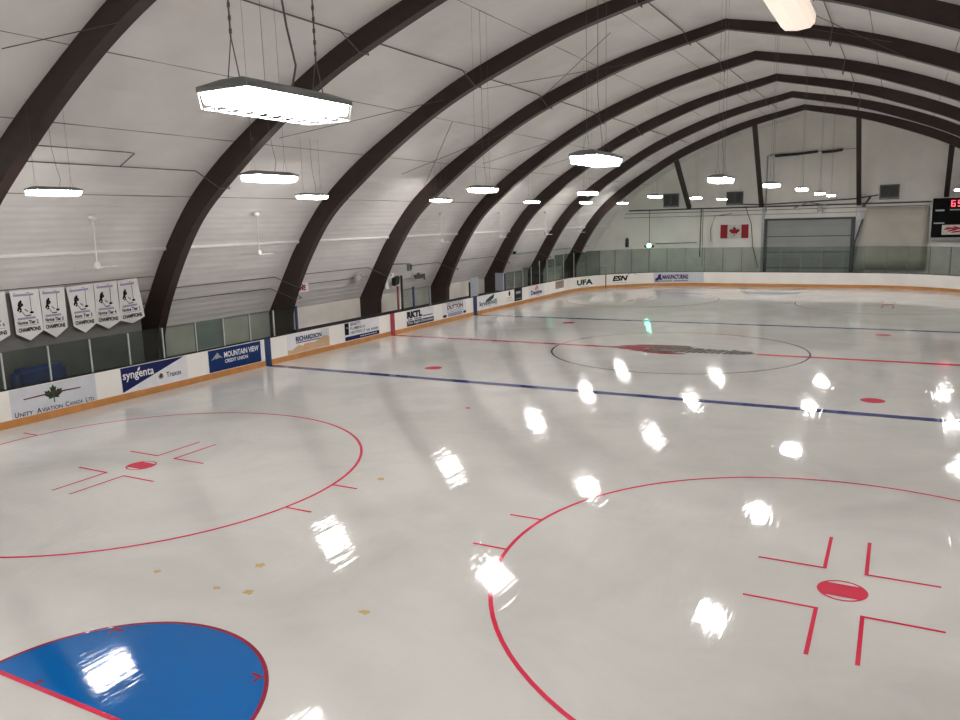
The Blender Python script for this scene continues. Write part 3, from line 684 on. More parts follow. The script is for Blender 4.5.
# penalty and score boxes on the left
def vbox(name, x0, x1, y0, y1, z0, z1, m, label, cat, group=None, r=.01):
    bm = B(); bevbox(bm, x0, x1, y0, y1, z0, z1, r); return tag(obj(name, bm, M[m]), label, cat, group)
post(YS(.60), 2.12, 'dark red post beside the score box behind the left boards', 'redpost', .05, name='box_post', group=None)
post(YS(.93), 2.58, 'tall dark grey post next to the dark red post', 'cap', .05, name='box_post', group=None)
post(YS(1.87), 2.0, 'blue post between two score box panes', 'bluepost', .05, name='box_post', group=None)
post(YS(3.30), 1.9, 'blue-grey post ending the score box glass by the arch', 'greypanel', .05, name='box_post', group=None)
pane(YS(.98), YS(1.82), 1.95, 'score box glass pane between the grey and blue posts', group='score box panes', m='glass_far')
pane(YS(1.92), YS(3.25), 1.92, 'score box glass pane beyond the blue post', group='score box panes', m='glass_far')
post(YS(7.25), 1.78, 'dark post at the edge of the grey penalty box panel', 'cap', .05, name='box_post', group=None)
bm = B(); sweep(bm, YS(7.32), YS(8.22), [(-.05, 1.0), (-.05, 1.96), (-.07, 1.96), (-.07, 1.0)])
tag(obj('divider_panel', bm, M['greypanel']), 'blue-grey solid divider panel above the far blue stripe', 'panel')
bm = B(); box(bm, -13.2, -12.7, 11.34, 11.36, -.03, 1.98)
tag(obj('divider_panel', bm, M['greypanel']), 'blue-grey side panel running back from the far blue post', 'panel')
post(YS(11.42), 1.95, 'dark blue post where the far corner glass starts', 'bluepost', .05, name='end_post', group=None)
far_posts = [32.85, 34.05, 35.28, 36.54, 37.70, 38.98, 40.50, 42.00, 43.46, 44.72, 46.0, 47.28, 48.56, 49.83, 51.1, 52.4]
while far_posts[-1] < 72: far_posts.append(far_posts[-1] + 1.27)
def ftop(s):
    for a, b2 in ((33.5, 1.98), (36.0, 2.1), (39.2, 2.4), (43.0, 2.62)):
        if s < a: return b2
    return 2.68
prev = 31.72
for i, s in enumerate(far_posts):
    pane(prev + .02, s - .02, ftop((prev + s) / 2), '%s tinted glass pane from the dark blue post round the far boards' % ORD[i], 'glass_corner' if s < 45 else 'glass_far', group='far glass panes')
    post(s, ftop(s + .1), '%s slim metal glass post after the dark blue post round the far boards' % ORD[i], group='far glass posts', m='alu' if s < 43 else 'postgrey', w=.02)
    prev = s
# ledge behind the bench boards
bm = B(); box(bm, -13.15, -12.70, -6.0, 11.3, .93, .985)
tag(obj('bench_ledge', bm, M['cap']), 'dark ledge behind the left boards along the team benches', 'ledge')

# ------------------------------------------------------------------ arches
AW = 0.30
ARCH_Y = {-4: -24.2, -3: -17.75, -2: -11.35, -1: -5.15, 0: 0.85, 1: 7.1, 2: 13.3, 3: 19.6, 4: 25.75}
def arch_bm():
    bm = B()
    o2 = [(-15.0, 0.0 - .03)] + [(x - .02, z) for x, z in OL[:1]] + [(x, z + .03) for x, z in OL[1:]]
    i2 = [(-13.98, -.03)] + IL
    outer = o2 + [(2 * XC - x, z) for x, z in o2[::-1][1:]]
    inner = i2 + [(2 * XC - x, z) for x, z in i2[::-1][1:]]
    def res(l, n=110):
        d = [0]
        for (a, za), (b3, zb) in zip(l, l[1:]): d.append(d[-1] + math.hypot(b3 - a, zb - za))
        out = []; j = 0
        for k in range(n + 1):
            t = d[-1] * k / n
            while j < len(d) - 2 and d[j + 1] < t: j += 1
            f = (t - d[j]) / (d[j + 1] - d[j]); out.append((l[j][0] + (l[j + 1][0] - l[j][0]) * f, l[j][1] + (l[j + 1][1] - l[j][1]) * f))
        return out
    def halves(l):     # resample half, mirror, keeps the ridge point
        h = res(l[:len(l) // 2 + 1], 56); return h + [(2 * XC - x, z) for x, z in h[::-1][1:]]
    oo, ii = halves(outer), halves(inner)
    rings = []
    for (ox, oz), (ix, iz) in zip(oo, ii):
        rings.append([bm.verts.new((ox, 0, oz)), bm.verts.new((ix, 0, iz)), bm.verts.new((ix, AW, iz)), bm.verts.new((ox, AW, oz))])
    for a, b3 in zip(rings, rings[1:]):
        for k in range(4): bm.faces.new((a[k], a[(k + 1) % 4], b3[(k + 1) % 4], b3[k]))
    bm.faces.new(rings[0]); bm.faces.new(rings[-1][::-1])
    return bm
alabel = {4: 'dark brown curved timber arch nearest the far gable wall', 3: 'dark timber arch second from the far gable wall', 2: 'dark timber arch third from the far gable wall',
          1: 'dark timber arch fourth from the far gable wall, foot at the far blue stripe', 0: 'dark timber arch whose foot stands just before the red board stripe', -1: 'dark timber arch with HOME sign at its foot',
          -2: 'dark timber arch with foot just right of the champion banners', -3: 'dark timber arch crossing the top left corner, nearest the camera', -4: 'dark timber arch above the camera outside the picture'}
first = None
for k in range(4, -5, -1):
    if first is None:
        first = obj('timber_arch', arch_bm(), M['wood']); o = first
    else:
        o = first.copy(); C.objects.link(o)
    o.location = (0, ARCH_Y[k], 0); tag(o, alabel[k], 'arch', 'dark timber arches')

# braces from the last arch down to the gable wall
YE = ARCH_Y[4]
def beam(bm, p, q, w, h):
    p, q = Vector(p), Vector(q); d = (q - p).normalized(); u = d.cross(Vector((0, 1, .3))).normalized(); v = d.cross(u)
    vs = [[bm.verts.new(c + u * a * w / 2 + v * b3 * h / 2) for a, b3 in ((-1, -1), (1, -1), (1, 1), (-1, 1))] for c in (p, q)]
    for k in range(4): bm.faces.new((vs[0][k], vs[0][(k + 1) % 4], vs[1][(k + 1) % 4], vs[1][k]))
    bm.faces.new(vs[0]); bm.faces.new(vs[1][::-1])
for i, (xt, zt, xb, zb) in enumerate([(-6.71, 8.75, -6.87, 5.5), (-1.66, 10.6, -1.78, 5.45), (4.4, 10.55, 4.45, 5.4), (9.4, 8.6, 9.5, 5.78)]):
    bm = B(); beam(bm, (xt, YE + .2, zt), (xb, YF - .22, zb), .28, .28)
    tag(obj('diagonal_brace', bm, M['brace']), '%s dark timber brace from the left, between last arch and gable wall' % ORD[i], 'brace', 'gable wall braces')

# ------------------------------------------------------------------ hanging lights
def light_proto():
    root = thing('hanging_light', '', 'light', (0, 0, 0), 'hanging fluorescent fixtures')
    L2, Wd, H = .54, .225, .085
    bm = B()
    pr = [(-Wd, 0), (-Wd, .035), (-Wd + .13, H), (Wd - .13, H), (Wd, .035), (Wd, 0)]
    ends = []
    for y, ins in ((-L2, 0), (-L2 + .0, 0), (L2, 0)): pass
    a = [bm.verts.new((x, -L2 - .0 + (.10 if z == H else 0), z)) for x, z in pr]
    b3 = [bm.verts.new((x, L2 - (.10 if z == H else 0), z)) for x, z in pr]
    for i in range(6): j = (i + 1) % 6; bm.faces.new((a[i], a[j], b3[j], b3[i]))
    bm.faces.new(a); bm.faces.new(b3[::-1])
    obj('housing', bm, M['housing'], root)
    bm = B()                                                     # six lamps side by side below the reflector
    for k in range(6):
        x = -.175 + k * .07
        prof = [(x + .034 * math.cos(PI + PI * q / 6), .0 + .075 * math.sin(PI + PI * q / 6)) for q in range(7)]
        ra = [bm.verts.new((px, -L2 + .03, pz)) for px, pz in prof]; rb = [bm.verts.new((px, L2 - .03, pz)) for px, pz in prof]
        for i in range(6): bm.faces.new((ra[i], ra[i + 1], rb[i + 1], rb[i]))
        bm.faces.new(ra); bm.faces.new(rb[::-1])
    obj('lamps', bm, M['lamp'], root)
    bm = B()                                                     # wire guard
    for k in range(9):
        y = -L2 + .01 + (2 * L2 - .02) * k / 8
        tube(bm, [(-Wd + .005, y, -.002), (-Wd + .03, y, -.105), (Wd - .03, y, -.105), (Wd - .005, y, -.002)], .004, 4)
    for x in (-Wd + .03, 0, Wd - .03): tube(bm, [(x, -L2 + .01, -.105), (x, L2 - .01, -.105)], .004, 4)
    obj('wire_guard', bm, M['alu'], root)
    return root
def chain_bm(y, top, k_=1):
    bm = B()
    tube(bm, [(-.05, y, .09), (0, y, .34)], .005 * k_, 4); tube(bm, [(.05, y, .09), (0, y, .34)], .005 * k_, 4)
    tube(bm, [(0, y, .33), (0, y, top - .02)], .006 * k_, 5)
    n = 0 if k_ < 1 else min(30, int((top - .3) / .08))
    for k in range(n):
        z = .36 + k * .08; box(bm, -.010, .010, y - .004, y + .004, z, z + .03)
    return bm
proto = light_proto()
lights = [(-9.36, -17.4, 5.71), (-9.45, -8.65, 5.75), (-9.93, .1, 5.76), (-9.83, 9.1, 5.78), (-9.82, 17.0, 5.82), (-10.1, 25.0, 5.87),
          (-3.3, -17.2, 5.73), (-3.31, -8.7, 5.71), (-3.42, 0, 5.79), (-3.27, 8.7, 5.80), (-3.25, 17.0, 5.85), (-3.4, 25.0, 5.90),
          (3.2, -24.12, 5.665), (3.06, -17.2, 5.68), (3.16, -8.6, 5.68), (3.14, 0, 5.79), (3.14, 9.0, 5.87), (3.1, 18.0, 5.87), (3.09, 25.6, 5.89),
          (10.0, -17.2, 5.75), (10.0, -8.6, 5.75), (10.0, .2, 5.8), (9.95, 9.0, 5.83), (9.95, 16.6, 5.85), (9.87, 25.0, 5.95),
          (-3.3, -26.0, 5.75), (-9.5, -26.0, 5.75), (10.0, -26.0, 5.75), (-9.5, -30.5, 5.75), (-3.3, -30.5, 5.75), (3.1, -31.5, 5.75)]  # last three are unseen fill lights, added to brighten the near left ice
def light_label(x, y):
    row = 'far left row' if x < -8 else 'second row from the left' if x < -1 else 'middle row above the ice' if x < 7 else 'right row'
    ys = sorted(q[1] for q in lights if (q[0] < -8) == (x < -8) and (-8 < q[0] < -1) == (-8 < x < -1) and (-1 < q[0] < 7) == (-1 < x < 7))
    if y < -25.5: return 'hanging fluorescent light %s the camera, %s' % ('beside' if y > -27 else 'behind', row)
    ys = [q for q in ys if q > -25.5]
    if x > -1 and x < 7 and y < -23: return 'largest hanging fluorescent light in a wire guard, nearest the camera'
    return '%s bright hanging fluorescent light from the camera in the %s' % (ORD[ys.index(y)], row)
used = False
for x, y, z in lights:
    lab = light_label(x, y)
    if not used: r = proto; r.location = (x, y, z + .05); r['label'] = lab; used = True
    else:
        r = proto.copy(); C.objects.link(r); r.location = (x, y, z + .05); r['label'] = lab
        for ch in list(proto.children):
            if ch.name.startswith(('chain', 'power')): continue
            c = ch.copy(); C.objects.link(c); c.parent = r
    topz = vault_z(x) - z - .05
    for yy in (-.42, .42): obj('chain', chain_bm(yy, topz, 1 if y < -20 else .45), M['chain'], r)
    bm = B()
    tube(bm, [(.02, .12, .09), (.03, .16, .25), (.02, .10, .5), (.0, .05, .9), (0, .04, topz - .02)], .008 if y < -20 else .004, 5)
    obj('power_cord', bm, M['chain'], r)
# warm wrap-around fixture close above the camera
r = thing('wraparound_light', 'large warm glowing diffuser light cut off by the top edge of the photo', 'light', (6.03, -20.42, 6.75))
bm = B(); L2 = .98
prof = [(-.17, .07), (-.165, .0), (-.12, -.045), (0, -.06), (.12, -.045), (.165, 0), (.17, .07)]
ra = [bm.verts.new((x, -L2, z)) for x, z in prof]; rb = [bm.verts.new((x, L2, z)) for x, z in prof]
for i in range(6): bm.faces.new((ra[i], ra[i + 1], rb[i + 1], rb[i]))
bm.faces.new(ra); bm.faces.new(rb[::-1])
obj('diffuser', bm, M['warmlens'], r)
for yy in (-L2 - .012, L2):
    bm = B(); vs = [[bm.verts.new((x * 1.02, y, z)) for x, z in prof] for y in (yy, yy + .012)]
    for i in range(7): j = (i + 1) % 7; bm.faces.new((vs[0][i], vs[0][j], vs[1][j], vs[1][i]))
    bm.faces.new(vs[0]); bm.faces.new(vs[1][::-1]); obj('end_cap', bm, M['endcap'], r)
bm = B(); box(bm, -.175, .175, -L2 - .012, L2 + .012, .07, .12); obj('housing', bm, M['white'], r)
for yy in (-.5, .5):
    bm = B(); tube(bm, [(0, yy, .12), (0, yy, vault_z(6.03) - 6.85)], .007, 5); obj('chain', bm, M['chain'], r)

# ------------------------------------------------------------------ ceiling fans on drop rods by the left vault
def fan_proto():
    root = thing('ceiling_fan', '', 'fan', (0, 0, 0), 'white ceiling fans')
    bm = B(); lathe(bm, [(.02, 0), (.10, -.02), (.12, -.10), (.03, -.16)], 14); obj('canopy', bm, M['white'], root, True)
    bm = B(); tube(bm, [(0, 0, -.1), (0, 0, -1.32)], .016, 8); obj('drop_rod', bm, M['white'], root)
    bm = B(); lathe(bm, [(.02, -1.26), (.07, -1.30), (.09, -1.38), (.07, -1.44), (.03, -1.46)], 18); obj('motor', bm, M['white'], root, True)
    for k in range(3):
        a = PI / 2 + k * 2 * PI / 3; c, s = math.cos(a), math.sin(a)
        bm = B()
        pts = [(.10, -.03), (.25, -.06), (.62, -.07), (.64, .0), (.62, .07), (.25, .06), (.10, .03)]
        t = [bm.verts.new((u * c - v * s, u * s + v * c, -1.405 + v * .12)) for u, v in pts]
        q = [bm.verts.new((u * c - v * s, u * s + v * c, -1.417 + v * .12)) for u, v in pts]
        bm.faces.new(t); bm.faces.new(q[::-1])
        for i in range(7): j = (i + 1) % 7; bm.faces.new((t[i], t[j], q[j], q[i]))
        obj('blade', bm, M['white'], root)
    return root
fan = None
for i, (x, y) in enumerate([(-12.35, -14.45), (-12.3, -8.3), (-12.3, 3.9), (-12.25, 10.0), (-12.25, 16.2), (-12.25, 21.9)]):
    lab = 'white ceiling fan on a drop rod by the left vault, %s from the camera' % ORD[i]
    loc = (x + .1, y, vault_z(x) - .02)
    if fan is None: fan = fan_proto(); fan.location = loc; fan['label'] = lab
    else: dup(fan, loc, lab)

# ------------------------------------------------------------------ conduits and cables
def run(name, pts, r, m, label, cat, group):
    bm = B(); tube(bm, pts, r, 6); return tag(obj(name, bm, M[m]), label, cat, group)
def vp(x, y, off=.08): px, pz = vault_pt(x, off); return (px, y, pz)
def long_conduit(x, ya, yb, off=.06, dz=None):
    pts = [vp(x, ya, off)]
    for k in range(-4, 5):
        yk = ARCH_Y[k]
        if ya + .6 < yk < yb - .9:
            d_ = dz or (.48 if abs(x) > 2.5 else .34)
            pts += [vp(x, yk - .55, off), vp(x, yk - .05, d_ + .06), vp(x, yk + AW + .04, d_ + .06), vp(x, yk + AW + .12, off)]
    return pts + [vp(x, yb, off)]
run('electrical_conduit', long_conduit(-5.55, -18, 24), .017, 'conduit', 'long conduit along the left slope of the vault above the second light row', 'conduit', 'ceiling conduits')
run('electrical_conduit', long_conduit(-.05, -10, 24), .017, 'conduit', 'long conduit running just left of the vault ridge', 'conduit', 'ceiling conduits')
run('electrical_conduit', long_conduit(4.78, -10, 24), .017, 'conduit', 'long conduit right of the vault ridge', 'conduit', 'ceiling conduits')
run('electrical_conduit', long_conduit(-11.0, -17.0, -10.0, .06, .62), .016, 'conduit', 'conduit above the first fan, lower of the pair at upper left', 'conduit', 'wall conduits')
run('electrical_conduit', [vp(-10.53, -17.0), vp(-10.53, -14.47), vp(-10.55, -14.3), vp(-10.98, -14.44)], .014, 'conduit', 'hooked conduit above the first fan, upper of the pair at upper left', 'conduit', 'wall conduits')
run('electrical_conduit', long_conduit(-14.04, -11.9, 1.9, .06, .80), .016, 'conduit', 'upper conduit along the low left vault from the banners to the score box', 'conduit', 'wall conduits')
run('electrical_conduit', long_conduit(-14.3, -11.9, .6, .06, .86), .016, 'conduit', 'lower conduit along the low left vault behind the HOME sign', 'conduit', 'wall conduits')
run('electrical_conduit', long_conduit(-14.12, 3.6, 29, .06, .82), .016, 'conduit', 'conduit along the low left vault beyond the score box', 'conduit', 'wall conduits')
bm = B(); bevbox(bm, -14.0, -13.86, 12.6 + 2.8, 12.6 + 2.98, 2.86, 3.02, .01); tag(obj('junction_box', bm, M['black']), 'small dark junction box on the low conduit past the score box', 'junction box')
cables = [((-8.1, -19.0), (-6.57, -17.75)), ((-6.03, -3.55), (-1.7, .72)), ((-5.72, .72), (-1.35, -3.9)), ((-10.55, -1.94), (-7.22, .72)), ((-10.82, .34), (-7.37, -3.64)), ((4.22, -1.77), (7.21, 1.0)), ((3.71, .8), (6.7, -1.28)), ((-9.5, -10.0), (-6.5, -5.6)), ((-9.6, 3.2), (-6.4, 6.7)), ((-9.4, 9.4), (-6.2, 12.7))]
wherec = ['at the upper left corner behind the nearest arch', 'between two arches above the second light row, rising left to right', 'crossing above the second light row, falling left to right', 'rising low behind the second row lights', 'dropping steeply beside the HOME arch',
          'right of the ridge, falling right', 'right of the ridge, nearly level', 'behind the largest light', 'in the bay beyond the red stripe arch', 'in the bay before the third arch from the gable']
for (a, b3), w in zip(cables, wherec):
    run('bracing_cable', [vp(a[0], a[1], .12), vp(b3[0], b3[1], .5)], .010, 'cable', 'thin steel bracing cable ' + w, 'cable', 'bracing cables')

# ------------------------------------------------------------------ champion banners on the left
def banner(y0, y1, yb0, yb1, zt0, zt1, zs0, zs1, tip, label, text2, x):
    """hanging pennant with a pointed foot: corners top-left, top-right, lower shoulders, tip"""
    root = thing('championship_banner', label, 'banner', (0, 0, 0), 'champion banners')
    def P(u, v, off=0.0):      # u 0..1 across, v 0..1 down to the shoulder
        ya = y0 + (y1 - y0) * u; yb = yb0 + (yb1 - yb0) * u
        za = zt0 + (zt1 - zt0) * u; zb = zs0 + (zs1 - zs0) * u
        return (x + off + .02 * math.sin(u * 5 + v * 3), ya + (yb - ya) * v, za + (zb - za) * v)
    bm = B(); n = 6; g = [[bm.verts.new(P(i / n, j / n)) for i in range(n + 1)] for j in range(n + 1)]
    for j in range(n):
        for i in range(n): bm.faces.new((g[j][i], g[j][i + 1], g[j + 1][i + 1], g[j + 1][i]))
    mid = P(.5, 1); tipv = bm.verts.new((mid[0], (yb0 + yb1) / 2, tip))
    bm.faces.new([g[n][i] for i in range(n + 1)] + [tipv])
    cl = obj('cloth', bm, M['cloth'], root, fix=True)
    sol = cl.modifiers.new('thickness', 'SOLIDIFY'); sol.thickness = .006; sol.offset = -1
    f = lambda u, v: P(u, 1 - v, .012)
    bm = B()
    put_text(bm, f, text2, .10, .86, .195, .285, .04); put_text(bm, f, 'CHAMPIONS', .10, .90, .02, .12, .05)
    put_rect(bm, f, .12, .88, .165, .172, 3)
    obj('lettering', bm, M['ink_black'], root, fix=False)
    bm = B(); put_rect(bm, f, .08, .80, .86, .91, 3); put_rect(bm, f, .12, .78, .31, .36, 3)
    obj('sponsor_line', bm, M['ink_lilac'], root, fix=False)
    bm = B()                                                     # goal frame outline and a bending player with stick and puck
    put_rect(bm, f, .10, .64, .93, .94); put_rect(bm, f, .655, .675, .46, .90)
    def lim(u0, v0, u1, v1, w): 
        du, dv = u1 - u0, v1 - v0; l = math.hypot(du, dv); nu, nv = -dv / l * w, du / l * w
        put_poly(bm, f, [(u0 + nu, v0 + nv), (u1 + nu, v1 + nv), (u1 - nu, v1 - nv), (u0 - nu, v0 - nv)])
    put_ell(bm, f, .30, .735, .045, .035, 10); lim(.27, .72, .22, .62, .05); lim(.28, .70, .38, .655, .025); lim(.38, .655, .27, .62, .022)
    lim(.23, .62, .16, .52, .032); lim(.23, .61, .30, .53, .032); lim(.30, .53, .22, .49, .02)
    lim(.24, .56, .44, .39, .010); lim(.44, .39, .64, .40, .012); lim(.42, .55, .54, .49, .012); put_ell(bm, f, .67, .46, .075, .028, 12)
    obj('player_drawing', bm, M['ink_black'], root, fix=False)
    return root
BX = -13.62
specs = [(-17.0, -16.13, -16.98, -16.15, 3.36, 3.36, 2.2, 2.2, 2.0, 'leftmost champion banner, cut off by the photo edge', 'Midget Tier 3'),
         (-16.02, -15.20, -15.98, -15.22, 3.36, 3.35, 2.19, 2.20, 1.97, 'second champion banner from the left, first fully visible', 'Novice Tier 2'),
         (-15.19, -14.44, -15.20, -14.50, 3.35, 3.34, 2.20, 2.19, 1.95, 'third champion banner from the left', 'Novice Tier 3'),
         (-14.40, -13.52, -14.30, -13.58, 3.33, 3.36, 2.19, 2.19, 1.96, 'fourth champion banner from the left', 'Atom Tier 3'),
         (-13.51, -12.72, -13.57, -12.76, 3.37, 3.38, 2.19, 2.17, 1.97, 'fifth champion banner from the left', 'Novice Tier 4'),
         (-12.71, -12.0, -12.75, -11.88, 3.38, 3.41, 2.17, 2.20, 2.03, 'rightmost champion banner, next to the dark arch', 'Novice Tier 1')]
def bs(q, c): return c + (q - c) * .9914
for q in specs: banner(*[bs(v, -28.507) for v in q[:4]], *[bs(v, 4.834) for v in q[4:9]], *q[9:], x=BX)
run('banner_wire', [(BX - .01, -17.4, 3.40), (BX - .01, -11.5, 3.43)], .012, 'cable', 'wire along the top of the champion banners', 'wire', None)
bm = B(); bevbox(bm, -13.72, -13.2, -16.4, -15.0, -.03, 1.3, .12)
tag(obj('gym_mat_stack', bm, M['matblue'], smooth=True), 'dark blue stack of mats behind the left glass below the banners', 'mat')

# ------------------------------------------------------------------ left wall fittings
bm = B(); box(bm, -13.80, -13.76, -17.4, -12.05, -.03, 3.3)
tag(obj('backing_panel', bm, M['darkpanel']), 'dark grey panel on the left wall behind the champion banners', 'panel')
r = thing('home_sign', 'white HOME sign with red letters half hidden behind an arch', 'sign', (0, 0, 0))
bm = B(); box(bm, -14.02, -14.0, -4.83, -3.78, 2.26, 2.62); obj('sign_board', bm, M['white'], r)
bm = B(); put_text(bm, lambda u, v: (-13.992, u, v), 'HOME', -4.80, -3.95, 2.33, 2.55, .04); obj('lettering', bm, M['ink_signred'], r, fix=False)
r = thing('round_wall_clock', 'round white clock-like disc on the vault left of the red stripe arch', 'clock', (-14.12, -.3, 2.56)); r.rotation_euler = (0, .42, 0)
bm = B(); lathe(bm, [(.25, 0), (.25, .04), (.22, .055), (.20, .045), (.02, .045)], 28, axis='x'); obj('rim', bm, M['clockgrey'], r)
bm = B(); lathe(bm, [(.13, .05), (.13, .065), (.02, .066)], 20, axis='x'); obj('centre_disc', bm, M['liner2'], r)
r = thing('wall_speaker', 'tilted black loudspeaker on a white backing above the score box', 'speaker', (-13.6, 1.9, 2.25))
bm = B(); bevbox(bm, -.10, .10, -.20, .20, -.20, .20, .03); o = obj('cabinet', bm, M['black'], r); o.rotation_euler = (.25, .35, 0)
bm = B(); box(bm, -.32, -.28, -.45, .30, -.35, .36); o = obj('backing_board', bm, M['white'], r)
r = thing('wall_bracket_camera', 'grey bracket with hanging unit and cord above the score box', 'camera bracket', (-13.2, 2.1, 2.95))
bm = B(); tube(bm, [(-.9, .1, .05), (0, .1, .08), (.1, .25, .08)], .035, 6); obj('arm', bm, M['steel'], r)
bm = B(); bevbox(bm, .0, .18, .15, .36, -.26, .08, .03); obj('unit', bm, M['steel'], r)
bm = B(); box(bm, .16, .19, .19, .32, -.2, .02); obj('lens_plate', bm, M['black'], r)
bm = B(); tube(bm, [(.1, .34, -.2), (.1, .5, -.4), (.0, .4, -.62), (-.2, .3, -.66)], .007, 5); obj('cord', bm, M['chain'], r)
r = thing('script_sign', 'small black cursive word sign on the low vault beyond the score box', 'sign', (0, 0, 0))
bm = B(); put_text(bm, lambda u, v: (-14.28 + (2.3 - v) * .55 + .0 , u, v), 'valley', 4.5, 5.6, 2.05, 2.42, .06, .2); o = obj('lettering', bm, M['black'], r, fix=False)
sl = o.modifiers.new('thickness', 'SOLIDIFY'); sl.thickness = .02

# ------------------------------------------------------------------ far gable wall fittings
def wf(off=.01): return lambda u, v: (u, YF - off, v)
def wbox(bm, x0, x1, z0, z1, d, d0=0.0): box(bm, x0, x1, YF - d, YF - d0, z0, z1)
bm = B(); wbox(bm, -11.5, 13.8, 5.36, 5.46, .10); wbox(bm, -11.8, 14.2, 5.16, 5.20, .05); wbox(bm, -11.9, 14.4, 4.86, 4.89, .04)
struct('trim_3', bm, M['doorframe'], 'thin dark horizontal girts across the far gable wall', 'trim')
bm = B()
for x in (-5.9, -9.9): wbox(bm, x - .02, x + .02, 1.2, 5.36, .03)
struct('trim_4', bm, M['vent'], 'thin dark vertical seams on the far wall', 'trim')
for i, (x0, x1, z0, z1, lb) in enumerate([(-8.82, -7.68, 5.58, 6.58, 'square louvred vent at the left of the far gable wall'), (-4.23, -3.08, 5.58, 6.54, 'square louvred vent above the red and white flag'), (5.65, 6.82, 5.64, 6.6, 'square louvred vent right of the overhead door')]):
    r = thing('wall_vent', lb, 'vent', (0, 0, 0), 'gable wall vents')
    bm = B()
    for a in ((x0, x1, z0, z0 + .07), (x0, x1, z1 - .07, z1), (x0, x0 + .07, z0, z1), (x1 - .07, x1, z0, z1), ((x0 + x1) / 2 - .02, (x0 + x1) / 2 + .02, z0, z1)): wbox(bm, *a, .16)
    obj('frame', bm, M['vent'], r)
    bm = B()
    for k in range(8):
        z = z0 + .1 + k * (z1 - z0 - .2) / 8
        quad(bm, [(x0 + .05, YF - .05, z + .12), (x1 - .05, YF - .05, z + .12), (x1 - .05, YF - .14, z), (x0 + .05, YF - .14, z)])
    o = obj('louvres', bm, M['vent'], r); o.modifiers.new('t', 'SOLIDIFY').thickness = .01
# flag
r = thing('canadian_flag', 'red and white maple leaf flag on the far wall left of the overhead door', 'flag', (0, 0, 0))
def fw(off): return lambda u, v: (u, YF - .05 - off - .03 * math.sin(u * 5), v)
x0, x1, z0, z1 = -4.60, -2.64, 3.22, 4.20
bm = B(); put_rect(bm, fw(0), x0, x1, z0, z1, 12); o = obj('white_field', bm, M['flagwhite'], r, fix=False)
bm = B(); put_rect(bm, fw(.012), x0, x0 + .49, z0, z1, 4); o = obj('red_bar', bm, M['flagred'], r, fix=False)
bm = B(); put_rect(bm, fw(.012), x1 - .49, x1, z0, z1, 4); o = obj('red_bar', bm, M['flagred'], r, fix=False)
bm = B(); put_leaf(bm, fw(.012), (x0 + x1) / 2, 3.66, .50, .42); o = obj('maple_leaf', bm, M['flagred'], r, fix=False)
# overhead door
root = thing('door_1', 'grey sectional overhead door in the middle of the far wall', 'door', (0, 0, 0), kind='structure')
bm = B(); wbox(bm, -1.35, 4.05, 0, 4.42, .06)
obj('door_panels', bm, M['door'], root)
bm = B(); wbox(bm, -1.55, -1.35, 0, 4.5, .16); wbox(bm, 4.05, 4.3, 0, 4.5, .16); wbox(bm, -1.55, 4.3, 4.42, 4.56, .18)
obj('door_frame', bm, M['doorframe'], root)
bm = B()
for z in (1.1, 2.2, 3.3): wbox(bm, -1.35, 4.05, z - .03, z + .03, .075)
obj('panel_seams', bm, M['doorframe'], root)
bm = B(); wbox(bm, -1.75, -1.58, 0, 5.3, .10); wbox(bm, 4.32, 4.9, 0, 5.3, .03)
obj('door_jamb', bm, M['steel'], root)
# operator arm above door
bm = B(); tube(bm, [(.4, YF - .24, 5.25), (1.3, YF - .4, 5.62), (2.6, YF - .22, 5.35)], .05, 6); wbox(bm, 1.9, 2.2, 4.95, 5.3, .3, .12)
tag(obj('door_operator', bm, M['steel']), 'dim grey door opener arm above the overhead door', 'door opener')
run('wall_pipe', [(-6.0 + 4.25, YF - .1, 5.55), (4.2, YF - .1, 5.75), (5.6, YF - .1, 5.95)], .045, 'doorframe', 'dark pipe across the gable wall above the overhead door', 'pipe', None)
run('wall_pipe', [(-3.08, YF - .1, 5.62), (-1.75, YF - .1, 5.56)], .045, 'doorframe', 'short dark pipe from the vent above the flag', 'pipe', None)
run('wall_pipe', [(-1.5, YF - .1, 5.0), (-1.5, YF - .1, 8.9), (-1.2, YF - .1, 8.96)], .05, 'steel', 'grey vertical pipe up the gable wall left of the overhead door', 'pipe', None)
for x0, x1, z0, z1, w in ((-1.0, 1.75, 8.86, 9.0, 'left'), (2.0, 3.3, 8.93, 9.02, 'right')):
    bm = B(); tube(bm, [(x0, YF - .2, z0), ((x0 + x1) / 2, YF - .2, (z0 + z1) / 2 - .03), (x1, YF - .2, z1)], .09, 8)
    tag(obj('rolled_net', bm, M['black']), '%s black rolled bundle hung high on the far gable wall' % ('longer' if w == 'left' else 'shorter'), 'roll')
run('hanging_rope', [(-1.25, YF - .2, 8.95), (4.3, YF - .2, 9.05)], .02, 'cable', 'rope carrying the black rolled bundles on the gable wall', 'rope', None)
